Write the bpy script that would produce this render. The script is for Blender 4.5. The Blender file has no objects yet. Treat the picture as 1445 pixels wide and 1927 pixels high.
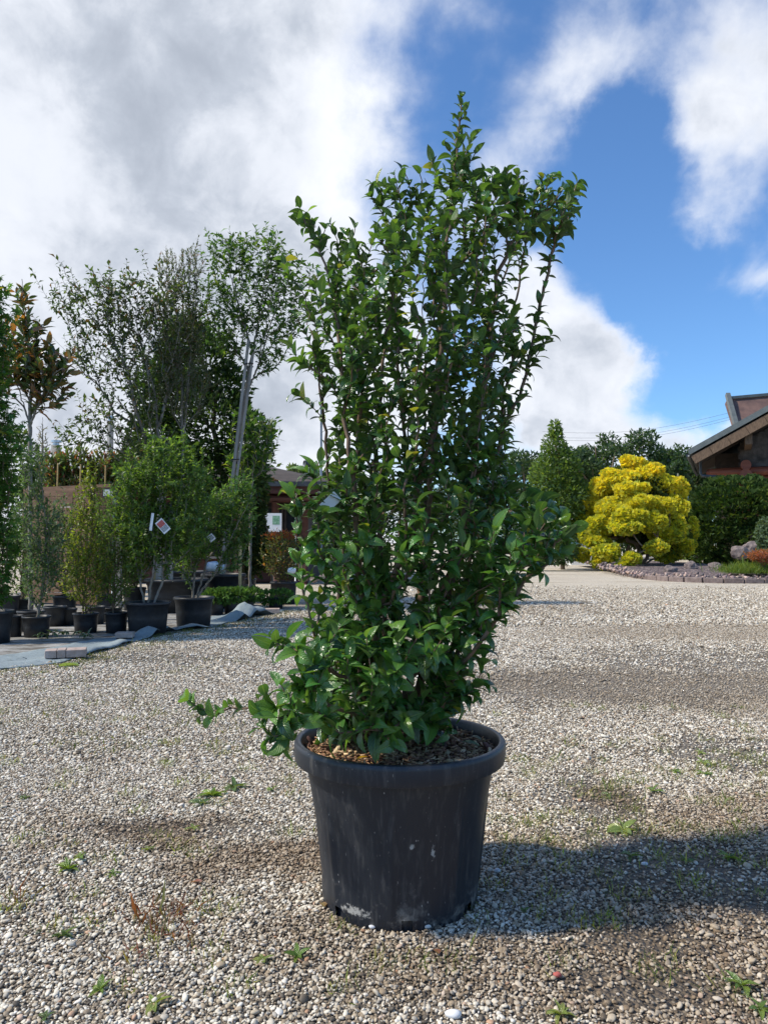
import bpy, math, random
import numpy as np
from mathutils import Vector, Matrix, Euler
rng = np.random.default_rng(7)
random.seed(7)
S = bpy.context.scene
COL = S.collection
pi = math.pi

# ------------------------------------------------------------------ camera
H = 1.3; F = 1450.0; PITCH = math.atan(58.5 / F)
cam = bpy.data.objects.new('camera', bpy.data.cameras.new('camera')); COL.objects.link(cam)
cam.location = (0, 0, H); cam.rotation_euler = (pi/2 + PITCH, 0, 0)
cam.data.sensor_fit = 'VERTICAL'; cam.data.sensor_height = 36; cam.data.lens = 36 * F / 1927
cam.data.clip_start = 0.05; cam.data.clip_end = 2000
S.camera = cam

# ------------------------------------------------------------------ light
SUN_EL, SUN_AZ = math.radians(49), math.radians(-101)    # azimuth from +y, clockwise (negative = left)
sd = Vector((math.sin(SUN_AZ)*math.cos(SUN_EL), math.cos(SUN_AZ)*math.cos(SUN_EL), math.sin(SUN_EL)))
sl = bpy.data.lights.new('sun', 'SUN'); sl.energy = 2.3; sl.angle = math.radians(3.5); sl.color = (1, .92, .79)
so = bpy.data.objects.new('sun', sl); COL.objects.link(so); so.rotation_euler = (-sd).to_track_quat('-Z', 'Y').to_euler()
S.view_settings.view_transform = 'Standard'; S.view_settings.look = 'None'
S.view_settings.exposure = 1.12; S.view_settings.gamma = 1; S.view_settings.use_curve_mapping = False

def direction(px, py):
    x = (px - 722.5) / F; z = (963.5 - py) / F
    c, s = math.cos(PITCH), math.sin(PITCH)
    return Vector((x, c - z*s, s + z*c))
def at(px, py, d):
    v = direction(px, py); return Vector((0, 0, H)) + v * (d / v.y)
def gp(px, py, z=0.0):
    v = direction(px, py); return Vector((0, 0, H)) + v * ((z - H) / v.z)

class G:                                   # small node-graph helper
    def __init__(s, nt): s.nt = nt; s.n = nt.nodes; s.l = nt.links
    def node(s, t, **kw):
        n = s.n.new(t)
        for k, v in kw.items():
            if k.startswith('_'): setattr(n, k[1:], v)
        return n
    def put(s, sock, v):
        if hasattr(v, 'is_linked') or isinstance(v, bpy.types.NodeSocket): s.l.new(v, sock)
        elif v is not None: sock.default_value = v
    def m(s, op, a, b=None, c=None, clamp=False):
        n = s.n.new('ShaderNodeMath'); n.operation = op; n.use_clamp = clamp
        for i, v in enumerate((a, b, c)):
            if v is not None: s.put(n.inputs[i], v)
        return n.outputs[0]
    def vm(s, op, a, b=None, scale=None):
        n = s.n.new('ShaderNodeVectorMath'); n.operation = op
        s.put(n.inputs[0], a)
        if b is not None: s.put(n.inputs[1], b)
        if scale is not None: s.put(n.inputs['Scale'], scale)
        return n.outputs['Value'] if op in ('DOT_PRODUCT', 'LENGTH', 'DISTANCE') else n.outputs[0]
    def mix(s, f, a, b, blend='MIX'):
        n = s.n.new('ShaderNodeMix'); n.data_type = 'RGBA'; n.blend_type = blend
        s.put(n.inputs[0], f)
        for sock, v in ((n.inputs[6], a), (n.inputs[7], b)):
            if isinstance(v, (tuple, list)) and len(v) == 3: v = (*v, 1)
            s.put(sock, v)
        return n.outputs[2]
    def ramp(s, f, stops, interp='LINEAR'):
        n = s.n.new('ShaderNodeValToRGB'); s.put(n.inputs[0], f); e = n.color_ramp.elements
        n.color_ramp.interpolation = interp
        while len(e) < len(stops): e.new(.5)
        for i, (p, c) in enumerate(stops):
            e[i].position = p; e[i].color = (*c, 1) if isinstance(c, (tuple, list)) else (c, c, c, 1)
        return n.outputs[0]
    def noise(s, vec, scale, detail=4, rough=.5, dist=0, out=0):
        n = s.n.new('ShaderNodeTexNoise'); s.put(n.inputs['Vector'], vec); n.inputs['Scale'].default_value = scale
        n.inputs['Detail'].default_value = detail; n.inputs['Roughness'].default_value = rough
        n.inputs['Distortion'].default_value = dist; return n.outputs[out]
    def voro(s, vec, scale, feature='F1', out='Distance'):
        n = s.n.new('ShaderNodeTexVoronoi'); n.feature = feature; s.put(n.inputs['Vector'], vec)
        n.inputs['Scale'].default_value = scale; return n.outputs[out]
    def smooth(s, v, a, b):
        n = s.n.new('ShaderNodeMapRange'); n.interpolation_type = 'SMOOTHSTEP'
        s.put(n.inputs[0], v); n.inputs[1].default_value = a; n.inputs[2].default_value = b; return n.outputs[0]

# ------------------------------------------------------------------ sky
W = bpy.data.worlds.new('World'); S.world = W; W.use_nodes = True
g = G(W.node_tree); g.n.clear()
sky = g.n.new('ShaderNodeTexSky'); sky.sky_type = 'NISHITA'; sky.sun_disc = False
sky.sun_elevation = SUN_EL; sky.sun_rotation = SUN_AZ; sky.air_density = 1.0; sky.dust_density = .6; sky.ozone_density = 3.0
dirv = g.n.new('ShaderNodeTexCoord').outputs['Generated']
sep = g.n.new('ShaderNodeSeparateXYZ'); g.l.new(dirv, sep.inputs[0])
zc = g.m('ADD', g.m('MAXIMUM', sep.outputs[2], 0.0), .30)
cmb = g.n.new('ShaderNodeCombineXYZ')
g.l.new(g.m('DIVIDE', sep.outputs[0], zc), cmb.inputs[0]); g.l.new(g.m('DIVIDE', sep.outputs[1], zc), cmb.inputs[1])
cp = cmb.outputs[0]
n1 = g.noise(cp, 2.3, 8, .50, .3); n2 = g.noise(g.vm('MULTIPLY', cp, (1.0, .55, 1)), 5.0, 7, .55, .4)
n3 = g.noise(dirv, 9.5, 8, .55, .3)
fb = g.m('ADD', g.m('MULTIPLY', n1, .50), g.m('ADD', g.m('MULTIPLY', n2, .36), g.m('MULTIPLY', n3, .42)))
warp = g.vm('ADD', dirv, g.vm('SCALE', g.vm('SUBTRACT', g.noise(dirv, 5.5, 7, .62, 0, 1), (.5, .5, .5)), scale=.13))
dens = g.m('SUBTRACT', fb, .265)
blobs = [  # px, py, angular radius (rad), weight: where the photo's clouds stand and where it is clear
    (60, 300, .46, .30), (330, 60, .28, .16), (330, 420, .22, .14), (520, 230, .16, .08), (-500, 500, .7, .26), (1000, 250, .085, .13), (940, 60, .15, .06), (1150, 20, .09, .09),
    (1430, 60, .13, .19), (1335, 330, .08, .11), (1400, 210, .09, .13), (1290, 420, .05, .10), (1050, 605, .085, .26), (960, 530, .10, .16), (1110, 670, .06, .24), (1090, 775, .085, .34), (1010, 740, .08, .26), (1215, 695, .03, .22),
    (1360, 815, .085, .30), (1230, 830, .06, .16), (500, 800, .26, .26), (1375, 540, .04, .20), (1370, 400, .05, .13), (1290, 240, .06, .12), (1300, 560, .03, .1), (1120, 130, .06, .10), (560, 650, .16, .12), (1445, 620, .03, .15),
    (1190, 400, .15, -.15), (1160, 260, .06, -.08), (860, 180, .10, -.12), (720, 300, .10, -.07), (1050, 430, .06, -.07), (650, 330, .10, -.06), (1290, 630, .11, -.16), (1220, 230, .07, -.12), (1420, 700, .10, -.16), (1180, 560, .05, -.1), (1330, 740, .06, -.1), (700, 420, .1, -.06)]
for px, py, r, w in blobs:
    v = direction(px, py).normalized()
    d = g.vm('DISTANCE', warp, tuple(v))
    dens = g.m('MULTIPLY_ADD', g.smooth(d, r*1.35, r*.15), w, dens)
cov = g.m('POWER', g.smooth(dens, .36, .70), 1.25)
thick = g.smooth(dens, .66, 1.02)
shade = g.m('ADD', g.m('MULTIPLY', g.noise(warp, 4.2, 7, .52), .62), g.m('MULTIPLY', g.noise(dirv, 13.0, 7, .58, .3), .38))
thick = g.m('ADD', g.m('MULTIPLY', thick, .24), g.m('MULTIPLY', g.smooth(shade, .38, .70), .74), clamp=True)
thick = g.m('MULTIPLY', thick, g.smooth(dens, .50, .72))
cl = g.ramp(thick, [(0, (4.7, 4.85, 5.15)), (.35, (3.85, 4.05, 4.45)), (.7, (2.65, 2.9, 3.35)), (1, (2.05, 2.28, 2.7))])
blue = g.vm('MULTIPLY', sky.outputs[0], (.50, .70, .88))
colr = g.mix(cov, blue, cl)
bg = g.n.new('ShaderNodeBackground'); g.l.new(colr, bg.inputs[0]); bg.inputs[1].default_value = .1
wo = g.n.new('ShaderNodeOutputWorld'); g.l.new(bg.outputs[0], wo.inputs[0])
W.cycles.sampling_method = 'MANUAL'; W.cycles.sample_map_resolution = 512

# ------------------------------------------------------------------ materials
def new_mat(name):
    m = bpy.data.materials.new(name); m.use_nodes = True; g = G(m.node_tree)
    return m, g, g.n['Principled BSDF']
def bump(g, h, dist, strength=1.0):
    b = g.n.new('ShaderNodeBump'); b.inputs['Distance'].default_value = dist; b.inputs['Strength'].default_value = strength
    g.put(b.inputs['Height'], h); return b.outputs[0]
def pos(g): return g.n.new('ShaderNodeNewGeometry').outputs['Position']
def objc(g): return g.n.new('ShaderNodeTexCoord').outputs['Object']
def simple(name, c1, c2, scale=8, rough=.8, bmp=.004, bscale=40, metallic=0, stretch=None, detail=6):
    m, g, p = new_mat(name); v = objc(g)
    if stretch: v = g.vm('MULTIPLY', v, stretch)
    f = g.noise(v, scale, detail, .6)
    g.l.new(g.ramp(f, [(.3, c1), (.7, c2)]), p.inputs['Base Color'])
    p.inputs['Roughness'].default_value = rough; p.inputs['Metallic'].default_value = metallic
    if bmp: g.l.new(bump(g, g.noise(v, bscale, 4, .6), bmp), p.inputs['Normal'])
    return m
def leaf_mat(name, trans=.35, rough=.4, spec=.5, vein=False, back=1.25):
    m, g, p = new_mat(name)
    a = g.n.new('ShaderNodeAttribute'); a.attribute_name = 'tint'
    col = a.outputs['Color']
    uv = g.n.new('ShaderNodeTexCoord').outputs['UV']
    col = g.mix(1.0, col, g.ramp(g.noise(objc(g), 30, 3), [(.3, .82), (.7, 1.12)]), 'MULTIPLY')
    if vein:
        s = g.n.new('ShaderNodeSeparateXYZ'); g.l.new(uv, s.inputs[0])
        du = g.m('ABSOLUTE', g.m('SUBTRACT', s.outputs[0], .5))
        col = g.mix(g.smooth(du, .045, .01), col, (.16, .26, .07))
        side = g.m('SINE', g.m('MULTIPLY', g.m('SUBTRACT', s.outputs[1], g.m('MULTIPLY', du, .8)), 52))
        g.l.new(bump(g, g.m('ADD', g.m('MULTIPLY', side, .35), g.smooth(du, 0, .08)), .0012), p.inputs['Normal'])
    bf = g.n.new('ShaderNodeNewGeometry').outputs['Backfacing']
    colb = g.mix(g.m('MULTIPLY', bf, .55), col, (.085*back, .14*back, .04*back))
    g.l.new(colb, p.inputs['Base Color']); 
    g.l.new(g.m('ADD', g.m('MULTIPLY', bf, .3), rough), p.inputs['Roughness'])
    p.inputs['Specular IOR Level'].default_value = spec
    t = g.n.new('ShaderNodeBsdfTranslucent')
    g.l.new(g.mix(1.0, col, (2.3, 2.1, .9), 'MULTIPLY'), t.inputs[0])
    mx = g.n.new('ShaderNodeMixShader'); mx.inputs[0].default_value = trans
    g.l.new(p.outputs[0], mx.inputs[1]); g.l.new(t.outputs[0], mx.inputs[2])
    g.l.new(mx.outputs[0], g.n['Material Output'].inputs[0])
    return m
M = {}
M['leaf'] = leaf_mat('glossy leaf', .27, .21, .75, vein=True)
M['bgleaf'] = leaf_mat('thin leaf', .45, .42, .45)
M['conifer'] = leaf_mat('conifer spray', .25, .65, .2, back=.8)
M['gold'] = leaf_mat('golden spray', .30, .6, .3, back=1.0)
M['gold'].node_tree.nodes  # same recipe, its own backs
M['bark'] = simple('twig bark', (.11, .075, .05), (.24, .17, .11), 25, .85, .003, 80, stretch=(1, 1, .25))
M['redbark'] = simple('reddish twig bark', (.10, .06, .04), (.24, .155, .10), 25, .75, .002, 90, stretch=(1, 1, .3))
M['greybark'] = simple('grey bark', (.14, .125, .10), (.30, .27, .23), 20, .9, .004, 60, stretch=(1, 1, .25))
M['stake'] = simple('weathered stake', (.20, .18, .155), (.42, .39, .35), 12, .9, .004, 60, stretch=(1, 1, .12))
M['bamboo'] = simple('bamboo cane', (.42, .28, .10), (.60, .42, .18), 12, .6, .001, 30)
M['plank'] = simple('brown fence board', (.085, .045, .026), (.19, .11, .065), 5, .85, .006, 30, stretch=(.25, 1, 3))
M['redwood'] = simple('shade-darkened red board', (.05, .016, .011), (.10, .032, .02), 5, .7, .004, 30, stretch=(.3, 1, 2))  # red-brown timber, colour darkened further to paint in shade under the overhang
M['redlog'] = simple('red stained log', (.22, .055, .03), (.32, .095, .05), 4, .55, .004, 20, stretch=(.3, 1, 2))
M['fascia'] = simple('weathered fascia board', (.085, .052, .032), (.20, .13, .08), 6, .85, .01, 14, stretch=(3, 1, 1))
M['shingle'] = simple('weathered shingle', (.05, .043, .04), (.17, .145, .13), 2.2, .9, .01, 18)
M['darkwood'] = simple('dark soffit wood', (.03, .022, .018), (.07, .05, .04), 4, .8, .004, 20)
M['sheetroof'] = simple('grey green roof sheet', (.085, .10, .10), (.14, .155, .15), 3, .45, .002, 20)
M['copper'] = simple('mottled copper roof', (.055, .035, .035), (.22, .13, .10), .9, .6, .004, 6, detail=8)
M['roofbrown'] = simple('brown felt roof', (.035, .028, .025), (.075, .058, .048), 4, .9, .006, 30)
M['moss'] = simple('brown moss', (.13, .06, .02), (.26, .13, .04), 20, .95, .01, 60)
M['gutter'] = simple('dark grey metal', (.05, .055, .06), (.09, .10, .11), 4, .4, 0, 1, .4)
M['steel'] = simple('galvanised steel', (.45, .47, .49), (.62, .64, .66), 6, .35, .001, 20, .8)
M['bluesteel'] = simple('painted pole', (.28, .36, .44), (.38, .46, .54), 6, .5, 0)
M['black'] = simple('black plastic', (.012, .013, .016), (.028, .03, .034), 10, .5, .001, 60)
M['white'] = simple('white plastic', (.74, .75, .76), (.84, .84, .84), 6, .5, 0)
M['whitewall'] = simple('white render wall', (.66, .66, .64), (.80, .80, .78), 1.5, .85, .002, 20)
M['paper_red'] = simple('printed red flowers', (.30, .02, .02), (.62, .16, .13), 60, .4, 0)
M['paper_grey'] = simple('printed grey foliage', (.10, .12, .12), (.55, .58, .60), 70, .4, 0)
M['paper_green'] = simple('printed green leaf', (.06, .22, .10), (.35, .55, .4), 15, .4, 0)
M['paver'] = simple('worn concrete paver', (.30, .22, .18), (.50, .41, .36), 14, .95, .004, 70)
M['kerb'] = simple('dark kerb stone', (.13, .095, .085), (.27, .21, .19), 6, .9, .02, 14)
M['rock'] = simple('grey brown boulder', (.11, .085, .08), (.27, .22, .2), 4, .95, .05, 5)
M['blue'] = simple('printed blue sack', (.10, .28, .5), (.72, .78, .82), 5, .4, .01, 8)
M['soil'] = simple('dark potting soil', (.035, .022, .014), (.09, .055, .035), 40, .95, .01, 70)
M['chip'] = None
m, g, p = new_mat('bark chip'); a = g.n.new('ShaderNodeAttribute'); a.attribute_name = 'tint'
g.l.new(a.outputs['Color'], p.inputs['Base Color']); p.inputs['Roughness'].default_value = .85; M['chip'] = m
m, g, p = new_mat('window glass'); p.inputs['Base Color'].default_value = (.02, .025, .03, 1); p.inputs['Roughness'].default_value = .06
p.inputs['Specular IOR Level'].default_value = .6; M['glass'] = m

# big pot plastic: dusty, scuffed, with splashed lime marks
m, g, p = new_mat('scuffed black pot plastic'); v = objc(g)
st = g.vm('MULTIPLY', v, (9, 9, 1.1))
streak = g.smooth(g.noise(st, 6, 6, .65), .48, .80)
sepz = g.n.new('ShaderNodeSeparateXYZ'); g.l.new(v, sepz.inputs[0])
low = g.smooth(g.m('ADD', sepz.outputs[2], g.m('MULTIPLY', g.noise(v, 7, 5), .22)), .33, .06)
patch = g.smooth(g.noise(v, 11, 8, .65), .52, .70)
dust = g.m('ADD', g.m('MULTIPLY', streak, .20), g.m('MULTIPLY', g.m('MULTIPLY', low, patch), .95), clamp=True)
sp = g.m('MULTIPLY', g.smooth(g.voro(g.vm('MULTIPLY', v, (1, 1, .55)), 62), .16, .09), g.smooth(g.noise(v, 10, 2), .58, .66))
sc = g.smooth(g.noise(g.vm('MULTIPLY', v, (1, 1, .35)), 120, 2, .5), .70, .78)
base = g.mix(dust, (.016, .020, .028), (.31, .285, .25))
base = g.mix(g.m('MULTIPLY', sc, .55), base, (.3, .29, .27))
base = g.mix(g.m('MULTIPLY', sp, .7), base, (.42, .40, .37))
for (lx, lz, rx, rz) in ((.035, .292, .010, .012), (.105, .268, .008, .022), (-.16, .05, .05, .016)):
    dv = g.vm('SUBTRACT', v, (lx, -.36, lz)); s3 = g.n.new('ShaderNodeSeparateXYZ'); g.l.new(dv, s3.inputs[0])
    q = g.m('SQRT', g.m('ADD', g.m('POWER', g.m('DIVIDE', s3.outputs[0], rx), 2), g.m('POWER', g.m('DIVIDE', s3.outputs[2], rz), 2)))
    front = g.m('LESS_THAN', s3.outputs[1], .3)
    q = g.m('ADD', q, g.m('MULTIPLY', g.m('SUBTRACT', g.noise(v, 70, 6, .7), .5), 5.0))
    base = g.mix(g.m('MULTIPLY', g.m('MULTIPLY', g.smooth(q, 1.1, .2), front), .75), base, (.5, .48, .44))
g.l.new(base, p.inputs['Base Color'])
g.l.new(g.m('ADD', .42, g.m('MULTIPLY', dust, .45)), p.inputs['Roughness'])
g.l.new(bump(g, g.noise(v, 110, 4, .6), .0006), p.inputs['Normal'])
M['bigpot'] = m

STONE = [(0, (.085, .072, .056)), (.10, (.19, .15, .105)), (.25, (.33, .255, .17)), (.40, (.46, .38, .27)), (.50, (.39, .36, .31)), (.62, (.56, .49, .38)),
         (.76, (.64, .585, .485)), (.88, (.74, .675, .55)), (.97, (.80, .75, .66)), (1, (.46, .27, .16))]
def damp_masks(g, P):
    """wet brown patches and the finer, muddier stretch to the right; returns (damp, muddy)"""
    P2 = g.vm('ADD', P, g.vm('SCALE', g.vm('SUBTRACT', g.noise(P, 1.6, 5, .6, 0, 1), (.5, .5, .5)), scale=.9))
    damp = None
    for (px, py, rx, ry, w) in ((300, 1568, .36, .20, 1), (500, 1620, .50, .22, 1), (150, 1560, .3, .14, .5), (640, 1760, .35, .16, .7), (1080, 1850, .75, .26, .75), (800, 1820, .5, .2, .6),
                                (1130, 1500, .20, .26, .9), (1180, 1800, .22, .12, .9), (1360, 1740, .6, .45, .85), (1440, 1560, .7, .6, .8), (1100, 1650, .5, .4, .55), (1250, 1880, .5, .2, .8), (60, 1600, .2, .1, .5)):
        c = gp(px, py)
        d = g.vm('LENGTH', g.vm('MULTIPLY', g.vm('SUBTRACT', P2, (c.x, c.y, 0)), (1/rx, 1/ry, 0)))
        k = g.m('MULTIPLY', g.smooth(d, 1.25, .55), w)
        damp = k if damp is None else g.m('MAXIMUM', damp, k)
    mud = None
    for (px, py, rx, ry, w) in ((1180, 1290, 1.7, 1.0, 1), (1440, 1300, 2.0, 1.2, 1), (1400, 1190, 3.0, 1.2, .75), (1000, 1150, 2.2, .9, .5), (640, 1160, 1.2, .9, .4), (300, 1225, 1.0, .35, .4)):
        c = gp(px, py)
        d = g.vm('LENGTH', g.vm('MULTIPLY', g.vm('SUBTRACT', P2, (c.x, c.y, 0)), (1/rx, 1/ry, 0)))
        k = g.m('MULTIPLY', g.smooth(d, 1.3, .5), w)
        mud = k if mud is None else g.m('MAXIMUM', mud, k)
    return damp, mud
m, g, p = new_mat('pebble')
P = pos(g); damp, mud = damp_masks(g, P)
r = g.n.new('ShaderNodeObjectInfo').outputs['Random']
col = g.ramp(r, STONE)
col = g.mix(.35, col, g.ramp(g.noise(P, 160, 3, .6), [(.3, .5), (.7, 1.3)]), 'MULTIPLY')
col = g.mix(g.m('MULTIPLY', damp, .85), col, g.mix(1, col, (.52, .43, .34), 'MULTIPLY'))
col = g.mix(g.m('MULTIPLY', mud, .65), col, (.24, .185, .125))
g.l.new(col, p.inputs['Base Color']); p.inputs['Roughness'].default_value = .72
M['pebble'] = m
m, g, p = new_mat('gravel ground')
P = pos(g); damp, mud = damp_masks(g, P)
vc = g.voro(P, 62, out='Color'); s3 = g.n.new('ShaderNodeSeparateColor'); g.l.new(vc, s3.inputs[0])
vd = g.voro(P, 62)
col = g.ramp(s3.outputs[0], STONE)
dist = g.vm('LENGTH', P)
near = g.smooth(dist, 13, 7)
col = g.mix(g.smooth(vd, .35, .62), col, (.06, .05, .04))
col = g.mix(g.m('MULTIPLY', near, .75), col, (.20, .17, .135))
fine = g.ramp(g.noise(P, 24, 7, .85), [(.32, (.24, .195, .14)), (.48, (.54, .47, .365)), (.62, (.84, .76, .62))])
col = g.mix(g.smooth(dist, 9, 22), col, fine)
col = g.mix(g.m('MULTIPLY', damp, .8), col, g.mix(1, col, (.5, .42, .34), 'MULTIPLY'))
col = g.mix(g.m('MULTIPLY', mud, .6), col, g.mix(g.noise(P, 45, 5, .8), (.10, .08, .06), (.30, .25, .19)))
# tyre-worn drifts on the far yard
dr = g.noise(g.vm('MULTIPLY', P, (.12, .8, 1)), 1.6, 5, .65)
col = g.mix(g.m('MULTIPLY', g.smooth(dr, .47, .64), .62), col, g.mix(1, col, (.62, .56, .48), 'MULTIPLY'))
g.l.new(col, p.inputs['Base Color']); p.inputs['Roughness'].default_value = .9
g.l.new(bump(g, g.m('ADD', g.m('MULTIPLY', vd, -1), g.m('MULTIPLY', g.noise(P, 20, 4, .7), .8)), .02), p.inputs['Normal'])
M['ground'] = m
m, g, p = new_mat('woven ground fabric')
P = pos(g); n = g.noise(P, 3, 6, .65); f2 = g.noise(P, 220, 2)
g.l.new(g.mix(g.m('MULTIPLY', f2, .4), g.ramp(n, [(.3, (.13, .165, .18)), (.7, (.24, .295, .31))]), (.37, .42, .43)), p.inputs['Base Color'])
p.inputs['Roughness'].default_value = .85
g.l.new(bump(g, g.m('ADD', f2, g.m('MULTIPLY', g.noise(P, 14, 4), 4)), .003), p.inputs['Normal']); M['fabric'] = m
m, g, p = new_mat('dirty weed mat')
P = pos(g); n = g.noise(g.vm('MULTIPLY', P, (1, 2.2, 1)), 2.2, 7, .7)
g.l.new(g.ramp(n, [(.36, (.06, .045, .032)), (.5, (.22, .21, .19)), (.66, (.42, .42, .41))]), p.inputs['Base Color'])
p.inputs['Roughness'].default_value = .9; g.l.new(bump(g, n, .03), p.inputs['Normal']); M['mat'] = m

# ------------------------------------------------------------------ mesh + object helpers
def mesh(name, V, Fc, mat=None, smooth=False, uv=None, tint=None):
    me = bpy.data.meshes.new(name)
    V = np.asarray(V, dtype=np.float32).reshape(-1, 3)
    if isinstance(Fc, np.ndarray):
        nf, k = Fc.shape
        me.vertices.add(len(V)); me.vertices.foreach_set('co', V.ravel())
        me.loops.add(nf*k); me.loops.foreach_set('vertex_index', Fc.astype(np.int32).ravel())
        me.polygons.add(nf); me.polygons.foreach_set('loop_start', np.arange(0, nf*k, k, dtype=np.int32))
        me.polygons.foreach_set('loop_total', np.full(nf, k, dtype=np.int32))
        me.update(calc_edges=True)
        li = Fc.ravel()
    else:
        me.from_pydata(V.tolist(), [], Fc); me.update()
        li = np.array([i for f in Fc for i in f])
    if uv is not None:
        l = me.uv_layers.new(name='UVMap'); l.data.foreach_set('uv', np.asarray(uv, dtype=np.float32)[li].ravel())
    if tint is not None:
        a = me.color_attributes.new('tint', 'FLOAT_COLOR', 'POINT')
        t = np.ones((len(V), 4), dtype=np.float32); t[:, :3] = tint; a.data.foreach_set('color', t.ravel())
    if smooth: me.polygons.foreach_set('use_smooth', [True]*len(me.polygons))
    if mat: me.materials.append(mat)
    return me
def add(name, me, parent=None, loc=(0, 0, 0), rot=(0, 0, 0), scale=None):
    o = bpy.data.objects.new(name, me); COL.objects.link(o); o.location = loc; o.rotation_euler = rot
    if scale is not None: o.scale = scale if hasattr(scale, '__len__') else (scale,)*3
    if parent: o.parent = parent
    return o
def tag(o, label=None, cat=None, group=None, kind=None):
    if label: o['label'] = label
    if cat: o['category'] = cat
    if group: o['group'] = group
    if kind: o['kind'] = kind
    return o
def thing(name, label, cat, loc=(0, 0, 0), rz=0, group=None):
    return tag(add(name, None, None, loc, (0, 0, rz)), label, cat, group)
def structure(name, me, parent=None, **k): return tag(add(name, me, parent, **k), kind='structure')
BOXF = [(0, 3, 2, 1), (4, 5, 6, 7), (0, 1, 5, 4), (1, 2, 6, 5), (2, 3, 7, 6), (3, 0, 4, 7)]
def boxv(x0, x1, y0, y1, z0, z1):
    return [(x0, y0, z0), (x1, y0, z0), (x1, y1, z0), (x0, y1, z0), (x0, y0, z1), (x1, y0, z1), (x1, y1, z1), (x0, y1, z1)]
class MB:
    def __init__(s): s.v = []; s.f = []
    def raw(s, V, Fc):
        b = len(s.v); s.v += [tuple(v) for v in V]; s.f += [tuple(i+b for i in f) for f in Fc]; return s
    def box(s, *a): return s.raw(boxv(*a), BOXF)
    def bar(s, a, b, w, h, up=(0, 0, 1)):
        a, b = Vector(a), Vector(b); d = (b-a).normalized(); x = d.cross(Vector(up))
        if x.length < 1e-3: x = d.cross(Vector((1, 0, 0)))
        x.normalize(); z = x.cross(d)
        V = []
        for p in (a, b):
            for sx, sz in ((-1, -1), (1, -1), (1, 1), (-1, 1)): V.append(p + x*sx*w/2 + z*sz*h/2)
        return s.raw(V, [(0, 1, 2, 3), (7, 6, 5, 4), (0, 4, 5, 1), (1, 5, 6, 2), (2, 6, 7, 3), (3, 7, 4, 0)])
    def tube(s, pts, rad, n=8, cap=True):
        V, Fc = tube_arrays(np.array([tuple(p) for p in pts], float), np.broadcast_to(np.asarray(rad, float), (len(pts),)), n)
        Fl = [tuple(f) for f in Fc.tolist()]
        if cap:
            Fl.append(tuple(range(n-1, -1, -1))); k = len(V)-n; Fl.append(tuple(range(k, k+n)))
        return s.raw(V.tolist(), Fl)
    def lathe(s, prof, n=24, cz=0):
        V = []; Fl = []
        for r, z in prof:
            for i in range(n): a = 2*pi*i/n; V.append((r*math.cos(a), r*math.sin(a), z+cz))
        for j in range(len(prof)-1):
            for i in range(n): k = (i+1) % n; Fl.append((j*n+i, j*n+k, (j+1)*n+k, (j+1)*n+i))
        return s.raw(V, Fl)
    def mesh(s, name, mat, smooth=False):
        me = mesh(name, s.v, s.f, mat)
        if smooth: me.polygons.foreach_set('use_smooth', [True]*len(me.polygons))
        return me
def bevel(o, w=.01, seg=2):
    md = o.modifiers.new('bevel', 'BEVEL'); md.width = w; md.segments = seg; md.limit_method = 'ANGLE'; return o
def tube_arrays(P, R, n):
    T = np.gradient(P, axis=0); T /= np.linalg.norm(T, axis=1, keepdims=True)+1e-9
    ref = np.array([.31, .95, .05]) if abs(T[0, 1]) < .8 else np.array([1, .1, .05])
    X = np.cross(T, ref); X /= np.linalg.norm(X, axis=1, keepdims=True)+1e-9
    Y = np.cross(T, X)
    a = np.arange(n)*2*pi/n
    V = P[:, None] + (X[:, None]*np.cos(a)[None, :, None] + Y[:, None]*np.sin(a)[None, :, None])*R[:, None, None]
    k = len(P); i = np.arange(k-1)[:, None]*n; j = np.arange(n)[None, :]; j2 = (j+1) % n
    Fc = np.stack([i+j, i+n+j, i+n+j2, i+j2], -1).reshape(-1, 4)
    return V.reshape(-1, 3), Fc
def tubes_mesh(name, chains, mat, sides=5):
    Vs, Fs, b = [], [], 0
    for P, R in chains:
        if len(P) < 2: continue
        n = sides if R[0] > .004*1 else max(3, sides-2)
        V, Fc = tube_arrays(P, R, n); Vs.append(V); Fs.append(Fc+b); b += len(V)
    return mesh(name, np.concatenate(Vs), np.concatenate(Fs), mat, smooth=True)

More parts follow.
